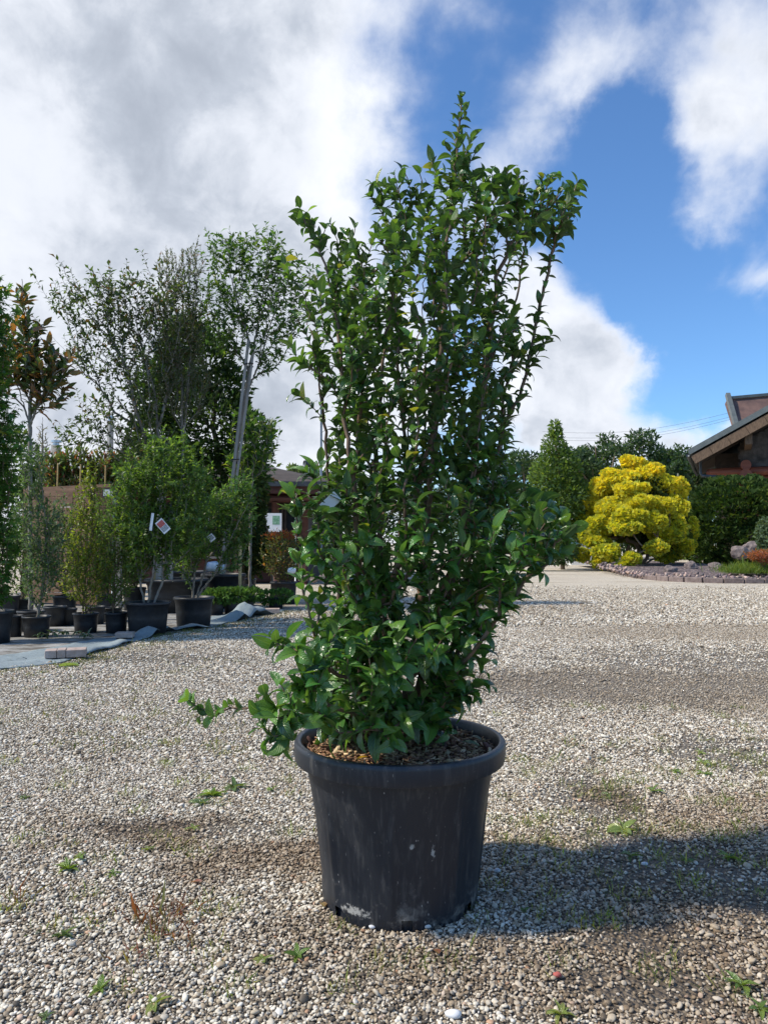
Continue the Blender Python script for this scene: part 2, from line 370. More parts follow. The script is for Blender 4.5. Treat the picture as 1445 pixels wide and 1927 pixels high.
# leaf templates: x across, y along, z = leaf normal; length 1
def leaf_template(width=.42, arch=.3, fold=.12, seg=6, tipy=.9, twist=0.0, shape=1.0):
    V, U, Fc = [], [], []
    for i in range(seg+1):
        t = i/seg
        w = width/2 * (math.sin(pi*min(1, t**.88))**(.72*shape)) * (1-.18*t) if 0 < t < 1 else 0.012
        y = math.sin(t*arch*1.6)/(arch*1.6) if arch > .01 else t
        z = -(1-math.cos(t*arch*1.6))/(arch*1.6) if arch > .01 else 0
        tw = twist*t
        for s_ in (-1, 0, 1):
            V.append((s_*w*math.cos(tw), y, z + abs(s_)*w*fold*2 + s_*w*math.sin(tw))); U.append((.5+.5*s_, t))
    for i in range(seg):
        a = i*3
        Fc += [(a, a+1, a+4, a+3), (a+1, a+2, a+5, a+4)]
    return np.array(V), np.array(Fc), np.array(U)
def diamond_template(width=.45, arch=.15, fold=.12):
    V = [(0, 0, 0), (-width/2, .45, fold*width-.02), (0, .5, 0), (width/2, .45, fold*width-.02), (0, 1, -arch), (-width*.33, .78, -arch*.5), (width*.33, .78, -arch*.5)]
    Fc = [(0, 2, 1, 1), (0, 3, 2, 2)]
    V = np.array([(0, 0, 0), (-width/2, .48, fold*width), (0, .52, 0), (width/2, .48, fold*width), (0, 1, -arch)])
    Fc = np.array([(0, 2, 1), (0, 3, 2), (1, 2, 4), (2, 3, 4)])
    U = np.array([(.5, 0), (0, .5), (.5, .5), (1, .5), (.5, 1)])
    return V, Fc, U
def fan_template(n=4, spread=1.0, curl=.35):
    V = [(0, 0, 0)]; U = [(.5, 0)]
    for i in range(n+1):
        a = (i/n-.5)*spread*2; rr = 1.0 if i % 2 else .78
        V.append((math.sin(a)*rr, math.cos(a)*rr, curl*math.cos(a*1.3))); U.append((i/n, 1))
    Fc = [(0, i+2, i+1) for i in range(n)]
    return np.array(V), np.array(Fc), np.array(U)
def palm_template(n=5):                    # star shaped (maple / sweetgum) leaf
    V = [(0, 0, 0)]; U = [(.5, .5)]; 
    for i in range(2*n+1):
        a = (i/(2*n)-.5)*4.6; rr = (.62 if i % 2 == 0 else .26)*(1.1-.12*abs(a))
        V.append((math.sin(a)*rr, .35+math.cos(a)*rr, -.10*rr*rr*4)); U.append((.5, 1))
    V[0] = (0, .35, 0)
    Fc = [(0, i+2, i+1) for i in range(2*n)]
    return np.array(V), np.array(Fc), np.array(U)
def norm(a): return a/(np.linalg.norm(a, axis=-1, keepdims=True)+1e-9)
def basis(D, N):
    D = norm(D); X = norm(np.cross(D, N)); N = np.cross(X, D); return X, D, N
def scatter(temps, P, D, N, Sc, T):
    """many copies of templates in one vertex array"""
    n = len(P); X, D, N = basis(D, N)
    which = rng.integers(0, len(temps), n)
    Vs, Fs, Us, Ts, b = [], [], [], [], 0
    for k, (tv, tf, tu) in enumerate(temps):
        idx = np.nonzero(which == k)[0]
        if not len(idx): continue
        V = P[idx, None] + Sc[idx, None, None]*(tv[None, :, 0:1]*X[idx, None] + tv[None, :, 1:2]*D[idx, None] + tv[None, :, 2:3]*N[idx, None])
        Fc = tf[None] + (np.arange(len(idx))*len(tv))[:, None, None] + b
        Vs.append(V.reshape(-1, 3)); Fs.append(Fc.reshape(-1, tf.shape[1])); Us.append(np.tile(tu, (len(idx), 1)))
        Ts.append(np.repeat(T[idx], len(tv), 0)); b += len(idx)*len(tv)
    return np.concatenate(Vs), np.concatenate(Fs), np.concatenate(Us), np.concatenate(Ts)
def tints(n, cols, jitter=.12):
    """random leaf colours drawn from a weighted list [(weight, rgb)]"""
    w = np.array([c[0] for c in cols], float); w /= w.sum()
    c = np.array([c[1] for c in cols])[rng.choice(len(cols), n, p=w)]
    return c*(1+rng.normal(0, jitter, (n, 1)))*(1+rng.normal(0, .04, (n, 3)))

# branching: every tip is joined to the nearest sensible node below it
def resample(pts, step):
    P = np.array([tuple(p) for p in pts], float); seg = np.linalg.norm(np.diff(P, axis=0), axis=1); s = np.concatenate([[0], np.cumsum(seg)])
    n = max(2, int(s[-1]/step)+1); t = np.linspace(0, s[-1], n)
    Q = np.stack([np.interp(t, s, P[:, i]) for i in range(3)], 1)
    for _ in range(2):
        Q[1:-1] = (Q[:-2]+2*Q[1:-1]+Q[2:])/4
    return Q
def grow(stems, tips, step=.06, r_tip=.0016, expo=2.3, wob=.01, r_max=None, up=.9):
    cap = len(tips)*60 + sum(len(s)*200 for s in stems) + 4000
    NP = np.zeros((cap, 3)); ND = np.zeros((cap, 3)); PL = np.zeros(cap); par = []; n = 0; chains = []; isstem = []
    for st in stems:
        Q = resample(st, step); Q[1:-1] += rng.normal(0, wob, Q[1:-1].shape)
        T = norm(np.gradient(Q, axis=0)); ids = []
        if n and len(chains) and np.min(np.linalg.norm(NP[:n]-Q[0], axis=1)) < step*3:
            root = int(np.argmin(np.linalg.norm(NP[:n]-Q[0], axis=1)))
        else: root = -1
        for i in range(len(Q)):
            NP[n] = Q[i]; ND[n] = T[i]; pp = root if i == 0 else n-1; par.append(pp); PL[n] = (PL[pp]+np.linalg.norm(Q[i]-NP[pp])) if pp >= 0 else 0; ids.append(n); n += 1
        chains.append(([root] if root >= 0 else [])+ids)
    base = NP[0].copy(); order = np.argsort(np.linalg.norm(tips-base, axis=1)); paths = []
    for k in order:
        tp = tips[k]; v = tp-NP[:n]; d = np.linalg.norm(v, axis=1)+1e-6
        cosu = (v/d[:, None])@np.array([0, 0, 1.]); cosd = np.einsum('ij,ij->i', v/d[:, None], ND[:n])
        cost = .42*PL[:n] + d*(1.9-up*.6*cosu-.6*cosd) + np.where(d < step, 1., 0)
        j = int(np.argmin(cost)); L = d[j]; m_ = max(2, int(L/step)+1); t = np.linspace(0, 1, m_+1)[:, None]
        p0 = NP[j]; p1 = p0 + (ND[j]*.5+norm(v[j])*.5)*L*.5 + np.array([0, 0, -.02])*L; p2 = tp
        Q = (1-t)**2*p0 + 2*t*(1-t)*p1 + t*t*p2
        Q[1:-1] += rng.normal(0, wob*.6, Q[1:-1].shape)
        T = norm(np.gradient(Q, axis=0)); ids = [j]
        for i in range(1, m_+1):
            if n >= cap: break
            NP[n] = Q[i]; ND[n] = T[i]; pp = j if i == 1 else n-1; par.append(pp); PL[n] = PL[pp]+np.linalg.norm(Q[i]-NP[pp]); ids.append(n); n += 1
        chains.append(ids); paths.append(ids)
    w = np.zeros(n)
    has = np.zeros(n, bool)
    for i in range(n):
        if par[i] >= 0: has[par[i]] = True
    w[~has] = 1
    for i in range(n-1, -1, -1):
        if par[i] >= 0: w[par[i]] += w[i]
    R = r_tip*w**(1/expo)
    if r_max: R = np.minimum(R, r_max)
    out = []
    for ids in chains:
        r = R[ids].copy()
        if len(ids) > 1: r[0] = r[1]
        out.append((NP[ids], r))
    return out, [(NP[i], ND[i]) for i in paths]
def leaves_on(paths, leafy, spacing, ang=.9, pair=True, droop=0.0, tipcluster=2, rnd=.25):
    Ps, Ds, Ns = [], [], []
    for P, T in paths:
        seg = np.linalg.norm(np.diff(P, axis=0), axis=1); s = np.concatenate([[0], np.cumsum(seg)]); L = s[-1]
        start = max(0, L-leafy*rng.uniform(.7, 1.2)); m_ = max(2, int((L-start)/spacing)); t = np.linspace(start, L, m_)
        Q = np.stack([np.interp(t, s, P[:, i]) for i in range(3)], 1); TT = norm(np.stack([np.interp(t, s, T[:, i]) for i in range(3)], 1))
        a0 = rng.uniform(0, 2*pi)
        for i in range(m_):
            tg = TT[i]; x = np.cross(tg, [.2, .9, .1]); x /= np.linalg.norm(x)+1e-9; y = np.cross(tg, x)
            last = i >= m_-tipcluster
            for q in range(2 if pair else 1):
                a = a0 + i*(pi/2 if pair else 2.4) + q*pi + rng.normal(0, .25)
                rad = x*math.cos(a)+y*math.sin(a); th = (ang*.55 if last else ang)+rng.normal(0, rnd*.6)
                D = tg*math.cos(th)+rad*math.sin(th)+np.array([0, 0, -droop]) + rng.normal(0, rnd*.4, 3)
                N = tg*math.sin(th)-rad*math.cos(th) + np.array([0, 0, .55]) + rng.normal(0, rnd, 3)
                Ps.append(Q[i]); Ds.append(D); Ns.append(N)
    return np.array(Ps), np.array(Ds), np.array(Ns)
def in_ellipsoids(blobs, n, shell=.0):
    """blobs: (centre, (rx, ry, rz)) in metres; n random points shared by volume"""
    vol = np.array([b[1][0]*b[1][1]*b[1][2] for b in blobs])**.8; idx = rng.choice(len(blobs), n, p=vol/vol.sum())
    u = norm(rng.normal(size=(n, 3))); r = rng.uniform(shell, 1, n)**(1/2.2)
    C = np.array([tuple(b[0]) for b in blobs])[idx]; Rr = np.array([b[1] for b in blobs])[idx]
    spr = rng.random(n) < .10; u[spr, 2] = np.abs(u[spr, 2]); r[spr] = rng.uniform(1.0, 1.3, int(spr.sum()))      # a few shoots stand out of the outline
    return C + u*r[:, None]*Rr
def pxblob(px, py, rx, ry, d, rd=None):
    k = d/F; return (at(px, py, d), (rx*k, (rd if rd else min(rx, ry)*k), ry*k))

# ------------------------------------------------------------------ ground
Lf0, Lf1 = gp(0, 1262), gp(540, 1152)
def left_of_edge(x, y, off=0.0):
    dx, dy = Lf1.x-Lf0.x, Lf1.y-Lf0.y; L = math.hypot(dx, dy)
    return ((x-Lf0.x)*dy-(y-Lf0.y)*dx)/L < -off       # True on the nursery side
R_ = 600
structure('ground', mesh('ground', [(-R_, -60, 0), (R_, -60, 0), (R_, 900, 0), (-R_, 900, 0)], [(0, 1, 2, 3)], M['ground']))
dxy = (Lf1-Lf0).normalized(); nrm = Vector((-dxy.y, dxy.x, 0))
a0 = Lf0-dxy*3+nrm*.25; a1 = Lf1+nrm*.3
mv = [(a0.x, a0.y, .004), (a1.x, a1.y, .004), (a1.x-1.0, a1.y+3, .004), (a0.x-8, a0.y+12, .004), (a0.x-8, a0.y, .004)]
structure('weed_mat', mesh('weed_mat', mv, [(0, 1, 2, 3, 4)], M['mat']))

# pebbles: real stones out to 11 m
pcol = bpy.data.collections.new('pebble_shapes')
import bmesh
for k in range(7):
    bm = bmesh.new(); bmesh.ops.create_icosphere(bm, subdivisions=2, radius=.5)
    sx, sy, sz = 1, random.uniform(.62, .95), random.uniform(.42, .68)
    off = Vector((random.uniform(-9, 9), random.uniform(-9, 9), random.uniform(-9, 9)))
    from mathutils import noise as mn
    for v in bm.verts:
        f = 1+.28*mn.noise(v.co*2.2+off)+.12*mn.noise(v.co*5+off); v.co = Vector((v.co.x*sx*f, v.co.y*sy*f, v.co.z*sz*f))
    me = bpy.data.meshes.new('pebble_shape'); bm.to_mesh(me); bm.free()
    me.polygons.foreach_set('use_smooth', [True]*len(me.polygons)); me.materials.append(M['pebble'])
    po = bpy.data.objects.new('pebble_shape', me); pcol.objects.link(po)
POTC = Vector((0, 0, 0))
POT_D = 2.91; pc = at(752, 1400, POT_D); POTC = Vector((pc.x, POT_D, 0))
def jgrid(d0, d1, sp):
    ys = np.arange(d0, d1, sp*.87); out = []
    for j, y in enumerate(ys):
        h = .5*y+.45; xs = np.arange(-h, h, sp)+(sp/2 if j % 2 else 0); out.append(np.stack([xs, np.full(len(xs), y)], 1))
    p = np.concatenate(out); return p+rng.normal(0, sp*.28, p.shape)
A = jgrid(1.75, 4.6, .0108); B = jgrid(4.6, 7.2, .0150); C_ = jgrid(7.2, 12.0, .021); D_ = jgrid(12.0, 24.0, .038)
XY = np.concatenate([A, B, C_, D_]); size = np.concatenate([np.full(len(A), .0133), np.full(len(B), .0163), np.full(len(C_), .021), np.full(len(D_), .033)])
# the second, sparser layer lies on top
far_thin = rng.random(len(XY)) < np.clip((24-XY[:, 1])/13, 0, 1)
def bare(px, py, rx, ry):
    c = gp(px, py); wob = .35*np.sin(XY[:, 0]*9+px)+.3*np.sin(XY[:, 1]*11+XY[:, 0]*5)
    return np.hypot((XY[:, 0]-c.x)/rx, (XY[:, 1]-c.y)/ry)+wob*.5
soily = np.ones(len(XY))
for q_ in ((1120, 1500, .30, .35), (1190, 1580, .22, .3), (1230, 1640, .3, .22), (1190, 1770, .3, .1), (1250, 1860, .25, .12), (1430, 1680, .3, .4), (1400, 1420, .6, .4), (1150, 1290, 2.2, .9), (1440, 1250, 2.2, 1.4), (330, 1560, .4, .12), (250, 1240, 1.2, .4)):
    soily = np.minimum(soily, np.clip(bare(*q_)-.35, .32, 1))
far_thin &= rng.random(len(XY)) < soily
keep = far_thin & ~np.array([left_of_edge(x, y, .05) for x, y in XY]) & (np.hypot(XY[:, 0]-POTC.x, XY[:, 1]-POTC.y) > .285)
XY = XY[keep]; size = size[keep]
n = len(XY)
sz = size*rng.lognormal(-.06, .27, n); big = rng.random(n) < .007; sz[big] *= 1.6; small = rng.random(n) < .22; sz[small] *= .62
Z = sz*.18 + rng.uniform(-.002, .005, n)
V = np.column_stack([XY, Z]).astype(np.float32)
me = bpy.data.meshes.new('gravel_points'); me.vertices.add(n); me.vertices.foreach_set('co', V.ravel())
a = me.attributes.new('psize', 'FLOAT', 'POINT'); a.data.foreach_set('value', sz.astype(np.float32))
a = me.attributes.new('prot', 'FLOAT_VECTOR', 'POINT')
a.data.foreach_set('vector', np.column_stack([rng.normal(0, .35, n), rng.normal(0, .35, n), rng.uniform(0, 6.28, n)]).astype(np.float32).ravel())
a = me.attributes.new('pidx', 'INT', 'POINT'); a.data.foreach_set('value', rng.integers(0, 7, n).astype(np.int32))
gravel = tag(add('gravel', me), 'loose pale and brown pebbles covering the yard', 'gravel', kind='stuff')
ng = bpy.data.node_groups.new('scatter pebbles', 'GeometryNodeTree')
ng.interface.new_socket('Geometry', in_out='INPUT', socket_type='NodeSocketGeometry'); ng.interface.new_socket('Geometry', in_out='OUTPUT', socket_type='NodeSocketGeometry')
gi = ng.nodes.new('NodeGroupInput'); go = ng.nodes.new('NodeGroupOutput'); iop = ng.nodes.new('GeometryNodeInstanceOnPoints')
ci = ng.nodes.new('GeometryNodeCollectionInfo'); ci.inputs[0].default_value = pcol; ci.inputs[1].default_value = True; ci.inputs[2].default_value = True
def na(name, t):
    q = ng.nodes.new('GeometryNodeInputNamedAttribute'); q.data_type = t; q.inputs[0].default_value = name; return q.outputs[0]
ng.links.new(gi.outputs[0], iop.inputs['Points']); ng.links.new(ci.outputs[0], iop.inputs['Instance'])
iop.inputs['Pick Instance'].default_value = True
ng.links.new(na('pidx', 'INT'), iop.inputs['Instance Index']); ng.links.new(na('prot', 'FLOAT_VECTOR'), iop.inputs['Rotation']); ng.links.new(na('psize', 'FLOAT'), iop.inputs['Scale'])
ng.links.new(iop.outputs[0], go.inputs[0])
gravel.modifiers.new('scatter', 'NODES').node_group = ng

# ------------------------------------------------------------------ the big potted shrub
shrub = thing('potted_shrub', 'tall bushy evergreen shrub in a big scuffed black pot on the open gravel', 'potted shrub', POTC)
RT, RB, PH = .370, .282, .578
def big_pot():
    n = 144; rings = []
    def body_r(z): return RB+(RT-.022-RB)*(z/PH)**.9
    zs = [0, .004, .040, .041, .10, .2, .3, .40, .452, .456, .50, .505]
    V, Fl = [], []
    for z in zs:
        for i in range(n):
            a = 2*pi*i/n; r = body_r(z)
            ph = (a/(2*pi)*8+.15) % 1
            if .045 < z < .454: r -= .008*min(1, max(0, (.5-abs(ph-.5)-.06)/.015))   # shallow panels between eight ribs
            if z >= .456: r += .003
            V.append((r*math.cos(a), r*math.sin(a), z))
    notch = lambda i, j: j < 3 and ((i/n*6+.27) % 1) < .125
    holes = []
    for j in range(len(zs)-1):
        for i in range(n):
            if j == 0 or j == 1 or j == 2:
                if ((i/n*7+.791) % 1) < .163: continue
            k = (i+1) % n; Fl.append((j*n+i, j*n+k, (j+1)*n+k, (j+1)*n+i))
    mb = MB().raw(V, Fl)
    prof = [(body_r(.505)+.003, .505), (RT+.012, .5055), (RT+.0165, .507), (RT+.018, .511), (RT+.0205, .535), (RT+.0215, .560), (RT+.0205, .570), (RT+.016, .5765), (RT+.010, .578), (RT+.001, .578), (RT-.004, .575), (RT-.007, .568), (RT-.010, .55), (RT-.022, .50), (RT-.05, .35), (RB-.012, .0415), (RB-.012, .0)]
    mb.lathe(prof, n); mb.lathe([(RB-.012, .0), (.001, .0)], n)
    # short walls of the drain notches
    return mb.mesh('pot', M['bigpot'], True)
pot = add('pot', big_pot(), shrub)
for q in pot.data.polygons: q.use_smooth = True
md = pot.modifiers.new('edges', 'EDGE_SPLIT'); md.split_angle = math.radians(38)
V = [(0, 0, .535)]; Fl = []
for j in range(1, 9):
    for i in range(36):
        r = j/8*(RT-.010); a = 2*pi*i/36; V.append((r*math.cos(a), r*math.sin(a), .522+.014*mn.noise(Vector((r*math.cos(a)*9, r*math.sin(a)*9, 3)))+.012*(1-j/8)))
for i in range(36): Fl.append((0, 1+i, 1+(i+1) % 36))
for j in range(7):
    for i in range(36): k = (i+1) % 36; Fl.append((1+j*36+i, 1+(j+1)*36+i, 1+(j+1)*36+k, 1+j*36+k))
soil = add('soil', mesh('soil', V, Fl, M['soil'], True), shrub)
nch = 3800
rr = np.sqrt(rng.random(nch))*(RT-.020); aa = rng.uniform(0, 2*pi, nch)
Pch = np.column_stack([rr*np.cos(aa), rr*np.sin(aa), .530+.012*(1-rr/RT)+rng.uniform(-.004, .016, nch)])
cv = np.array(boxv(-.5, .5, 0, 1, -.5, .5))*np.array([.36, 1, .16]); cf = np.array(BOXF)
Vc, Fc, Uc, Tc = scatter([(cv, cf, cv[:, :2]), (cv*np.array([.5, 1, .8]), cf, cv[:, :2])], Pch, np.column_stack([rng.normal(size=(nch, 2)), rng.normal(0, .3, nch)]),
    np.column_stack([rng.normal(0, .35, (nch, 2)), np.ones(nch)]), rng.lognormal(-3.95, .35, nch),
    tints(nch, [(4, (.22, .11, .06)), (4, (.38, .23, .12)), (1.5, (.09, .04, .028)), (2.2, (.56, .40, .24))], .2))
tag(add('bark_chips', mesh('bark_chips', Vc, Fc, M['chip'], tint=Tc), soil), kind='stuff')

# crown: envelope read off the photo (left, right) at the shrub's own distance
ENV = [(230, 852, 882), (262, 832, 905), (300, 822, 902), (345, 772, 915), (362, 745, 1000), (395, 705, 1064), (440, 660, 1045), (468, 630, 975), (490, 590, 955), (530, 560, 965), (580, 552, 1000), (640, 552, 1020), (700, 562, 1008), (760, 600, 985),
       (820, 612, 985), (880, 612, 985), (930, 585, 1005), (970, 575, 1045), (1020, 578, 1055), (1060, 590, 1020), (1100, 620, 965), (1150, 600, 935), (1200, 595, 920), (1250, 585, 905), (1300, 575, 895), (1340, 580, 870), (1375, 600, 850)]
ey = np.array([e[0] for e in ENV], float)
def env(py): return np.interp(py, ey, [e[1] for e in ENV]), np.interp(py, ey, [e[2] for e in ENV])
def S_(px, py, dd=0.0): return np.array(tuple(at(px, py, POT_D+dd)))
tips = []
cand = 0
while len(tips) < 1080 and cand < 20000:
    cand += 1
    py = rng.uniform(255, 1375)**1.0
    l, r = env(py); inset = 12
    half = (r-l)/2-inset; mid = (l+r)/2
    if half < 6: continue
    if rng.random() > (half/200)**.8*(1.25 if py > 850 else 1): continue
    a = rng.uniform(0, 2*pi); q = rng.uniform(.15, 1)**.45
    x = mid+half*q*math.cos(a); dd = math.sin(a)*q*half/F*POT_D*.82
    # uneven crown: open pockets the photo shows sky or yard through
    hole = 0
    for hx, hy, hr in ((585, 490, 20), (945, 505, 26), (920, 470, 16), (640, 640, 14), (700, 470, 18), (985, 545, 16), (960, 720, 14), (640, 420, 30), (600, 1120, 22), (940, 1110, 20), (686, 1125, 24), (768, 1295, 26), (800, 1120, 14), (720, 470, 12), (790, 420, 12), (860, 440, 12), (655, 520, 16), (760, 560, 12), (985, 690, 14), (610, 590, 14)):
        if math.hypot(x-hx, py-hy) < hr: hole = 1
    if hole: continue
    p = S_(x, py, dd)
    if len(tips) and np.min(np.linalg.norm(np.array(tips)-p, axis=1)) < .029: continue
    tips.append(p)
SHOOTS = [(872, 210, .0), (864, 222, -.02), (742, 330, .0), (762, 326, -.03), (725, 352, .03), (700, 352, .0), (718, 362, -.04), (790, 300+28, .04), (812, 305, 0), (905, 325, .02), (925, 328, -.04), (578, 402, .0), (590, 425, -.03), (622, 420, .02), (668, 430, -.02), (1045, 325, .03), (1085, 345, .0), (1020, 338, .06), (975, 330, -.05), (955, 322, .0),
    (868, 184, 0), (867, 200, .01), (860, 240, .02), (885, 262, -.03), (838, 275, .03), (893, 290, 0), (755, 318, .05), (735, 345, .1), (770, 350, 0), (710, 345, -.05), (700, 372, -.02), (565, 392, -.05), (552, 408, .0), (612, 432, -.06), (600, 445, .03), (655, 445, 0), (640, 452, .04),
    (940, 330, .05), (965, 345, .1), (985, 340, .0), (1010, 350, -.1), (1035, 335, 0), (1060, 352, -.05), (1078, 350, .05), (1070, 385, 0), (1075, 400, .1), (1060, 415, -.1), (1040, 375, .1), (1010, 380, .05), (1045, 445, 0), (1060, 430, .08), (1020, 420, -.08), (1000, 400, 0), (985, 390, .1), (1065, 360, .1), (1072, 372, -.08), (1050, 385, .04), (1025, 370, -.04), (1015, 405, .1), (1040, 425, -.04), (1080, 395, .03), (1055, 405, .08), (1030, 390, .12), (1020, 350, .04), (1000, 365, -.05), (1035, 405, .02), (1050, 365, -.03), (1028, 352, .08), (1055, 395, -.1),
    (960, 370, -.08), (930, 350, -.05), (915, 335, .08), (890, 350, -.1), (1005, 440, .04), (975, 420, -.1),
    (1035, 632, 0), (1010, 600, .05), (1015, 560, 0), (560, 905+25, -.3), (552, 940, -.32), (575, 960, -.33), (600, 985, -.3), (545, 520, 0), (535, 490, .05), (560, 600, -.1), (548, 650, -.15), (560, 680, -.2), (556, 740, -.1),
    (1062, 975, -.3), (1050, 1000, -.33), (1030, 955, -.3), (1000, 950, -.28), (1040, 1030, -.3), (985, 985, -.35), (1010, 1010, -.36), (960, 960, -.3), (985, 1095, -.3), (960, 1075, -.33), (1000, 1060, -.3), (950, 1125, -.25), (960, 1110, -.2), (1070, 1010, -.25), (930, 1000, -.36), (1025, 985, -.38),
    (510, 1200, -.33), (518, 1215, -.36), (540, 1205, -.3), (560, 1230, -.38), (590, 1245, -.38), (355, 1318, -.3), (390, 1345, -.3), (400, 1350, -.35), (430, 1330, -.3), (495, 1340, -.38), (500, 1370, -.4), (515, 1385, -.4), (535, 1400, -.4), (520, 1330, -.35), (545, 1360, -.38), (560, 1335, -.4), (500, 1310, -.3), (575, 1305, -.35), (530, 1290, -.3),
    (548, 925, -.25), (560, 950, -.28), (580, 930, -.3), (558, 975, -.3), (590, 955, -.32), (565, 1005, -.3), (575, 1030, -.28), (560, 1050, -.26), (598, 1010, -.32), (590, 1050, -.3), (610, 970, -.34), (605, 930, -.3), (580, 890, -.2), (600, 870, -.2), (615, 1075, -.25), (640, 1060, -.3),
    (1045, 965, -.25), (1060, 990, -.3), (1075, 1000, -.28), (1066, 1030, -.25), (1050, 1045, -.28), (1025, 1035, -.34), (1035, 1000, -.36), (1015, 965, -.35), (1055, 1015, -.3), (1005, 1035, -.36), (985, 1025, -.38), (975, 950, -.3), (1000, 930, -.2), (1020, 940, -.25), (960, 1040, -.38), (975, 1105, -.3), (965, 1130, -.28), (940, 1095, -.33), (945, 1150, -.25), (930, 1170, -.25), (1000, 1080, -.3),
    (560, 1215, -.35), (585, 1225, -.4), (610, 1260, -.4), (575, 1270, -.4), (560, 1290, -.38), (600, 1300, -.42), (585, 1330, -.4), (560, 1360, -.42), (610, 1345, -.4), (520, 1350, -.42), (590, 1190, -.3), (620, 1210, -.36), (640, 1180, -.35), (600, 1160, -.25), (545, 1310, -.4),
    (720, 1390, -.3), (735, 1400, -.33), (640, 1380, -.35), (620, 1350, -.36), (690, 1350, -.35), (760, 1350, -.25), (830, 1330, -.1), (860, 1310, -.1), (890, 1300, -.15), (905, 1290, -.1), (870, 1250, -.2), (910, 1240, -.1), (655, 1240, -.38), (690, 1200, -.4), (740, 1180, -.4), (790, 1190, -.38), (850, 1160, -.35), (820, 1230, -.33), (660, 1290, -.36), (700, 1290, -.38), (750, 1260, -.38)]
tips = np.array(tips + [S_(*t) for t in SHOOTS])
b = lambda x, dd=0: S_(x, 1368, dd)
stems = [
    [b(748), S_(770, 1280), S_(792, 1150, .02), S_(802, 1000, .03), S_(815, 850, 0), S_(832, 620, -.02), S_(840, 480, 0), S_(853, 350, 0), S_(865, 230, 0)],
    [b(728, -.05), S_(697, 1240, -.06), S_(676, 1100, -.1), S_(668, 950, -.12), S_(650, 800, -.12), S_(640, 640, -.08), S_(618, 520, -.05), S_(600, 460, -.05), S_(570, 405, -.05)],
    [b(740, .06), S_(722, 1160, .08), S_(716, 1000, .05), S_(705, 850, .0), S_(725, 640, .05), S_(748, 480, .05), S_(755, 345, .05)],
    [b(765, .03), S_(820, 1200, .06), S_(868, 1020, .08), S_(890, 850, .05), S_(920, 650, .0), S_(938, 500, .0), S_(975, 440, .0), S_(1045, 380, .0)],
    [b(752, -.05), S_(800, 1180, -.1), S_(880, 1000, -.12), S_(900, 800, -.14), S_(930, 640, -.1), S_(990, 610, -.05)],
    [b(735, .1), S_(740, 1100, .18), S_(760, 900, .2), S_(780, 700, .18), S_(800, 500, .15), S_(880, 390, .1)],
    [b(730, -.1), S_(650, 1272, -.25), S_(575, 1235, -.34), S_(520, 1210, -.34)],
    [b(725, -.1), S_(600, 1322, -.28), S_(520, 1328, -.32), S_(440, 1334, -.3), S_(400, 1338, -.3)],
    [S_(800, 1180, -.1), S_(890, 1120, -.2), S_(960, 1075, -.28), S_(1030, 1048, -.3)],
    [b(760, .1), S_(850, 1250, .2), S_(880, 1050, .25), S_(900, 850, .2)],
    [b(722, -.02), S_(640, 1150, 0), S_(620, 900, 0), S_(600, 700, -.05), S_(575, 560, 0)]]
chains, paths = grow(stems, tips, step=.035, r_tip=.0019, expo=2.2, wob=.004, r_max=.021)
off = np.array(tuple(POTC))
stem_o = add('branches', tubes_mesh('branches', [(P-off, R) for P, R in chains], M['redbark'], 7), shrub)
P, D, N = leaves_on(paths, .22, .020, ang=.88, pair=True, droop=-.10, tipcluster=3, rnd=.28)
n = len(P)
keepm = rng.random(n) < .93; P, D, N = P[keepm], D[keepm], N[keepm]; n = len(P)
scl = np.clip(rng.normal(.0, .22, n), -.5, .42)
ht = (P[:, 2]-.6)/2.3
Ln = (.079-.026*np.clip(ht*1.4, 0, 1))*(1+scl)
LEAFT = [leaf_template(w_*1.0, a_*1.15, f_*1.2, 6, twist=t_) for w_, a_, f_, t_ in ((.50, .25, .16, 0), (.46, .65, .2, .15), (.54, 1.0, .22, -.15), (.48, .45, .1, .3), (.44, 1.2, .26, .2), (.56, .8, .05, -.4))]
GREENS = [(4, (.026, .078, .024)), (4, (.038, .108, .028)), (3, (.055, .145, .030)), (1.8, (.090, .20, .035)), (.25, (.19, .25, .035))]
T = tints(n, GREENS, .18)*np.array([1.42, 1.22, 1.12])
bright = (P[:, 2] < 1.35) & (P[:, 1] < POT_D-.05) & (rng.random(n) < .6)      # fresh growth on the low front shoots
T[bright] = tints(int(bright.sum()), [(2, (.075, .20, .04)), (1, (.12, .27, .05))], .1)
# the 300 leaves that show largest are parts of their own
Xb, Db, Nb = basis(D, N)
view = norm(P-np.array([0, 0, H])); face = np.abs(np.einsum('ij,ij->i', Nb, view))
cx = 722.5+F*P[:, 0]/P[:, 1]
score = Ln**2*face/P[:, 1]**2
lat = np.round(P[:, 0]/.055).astype(int)*1000+np.round(P[:, 2]/.055).astype(int)   # nearest leaves first in every little column
front = np.zeros(n, bool)
for c_ in np.unique(lat):
    ids = np.nonzero(lat == c_)[0]; front[ids[np.argsort(P[ids, 1])[:2]]] = True
sc_ = np.where(front, score, 0); sel = np.argsort(-sc_)[:300]; selm = np.zeros(n, bool); selm[sel] = True
variants = []
for k, (tv, tf, tu) in enumerate(LEAFT):
    for c_ in ((.040, .105, .026), (.058, .140, .030), (.090, .200, .038), (.135, .27, .048)):
        variants.append(mesh('leaf', tv, tf, M['leaf'], True, uv=tu, tint=np.array(c_)))
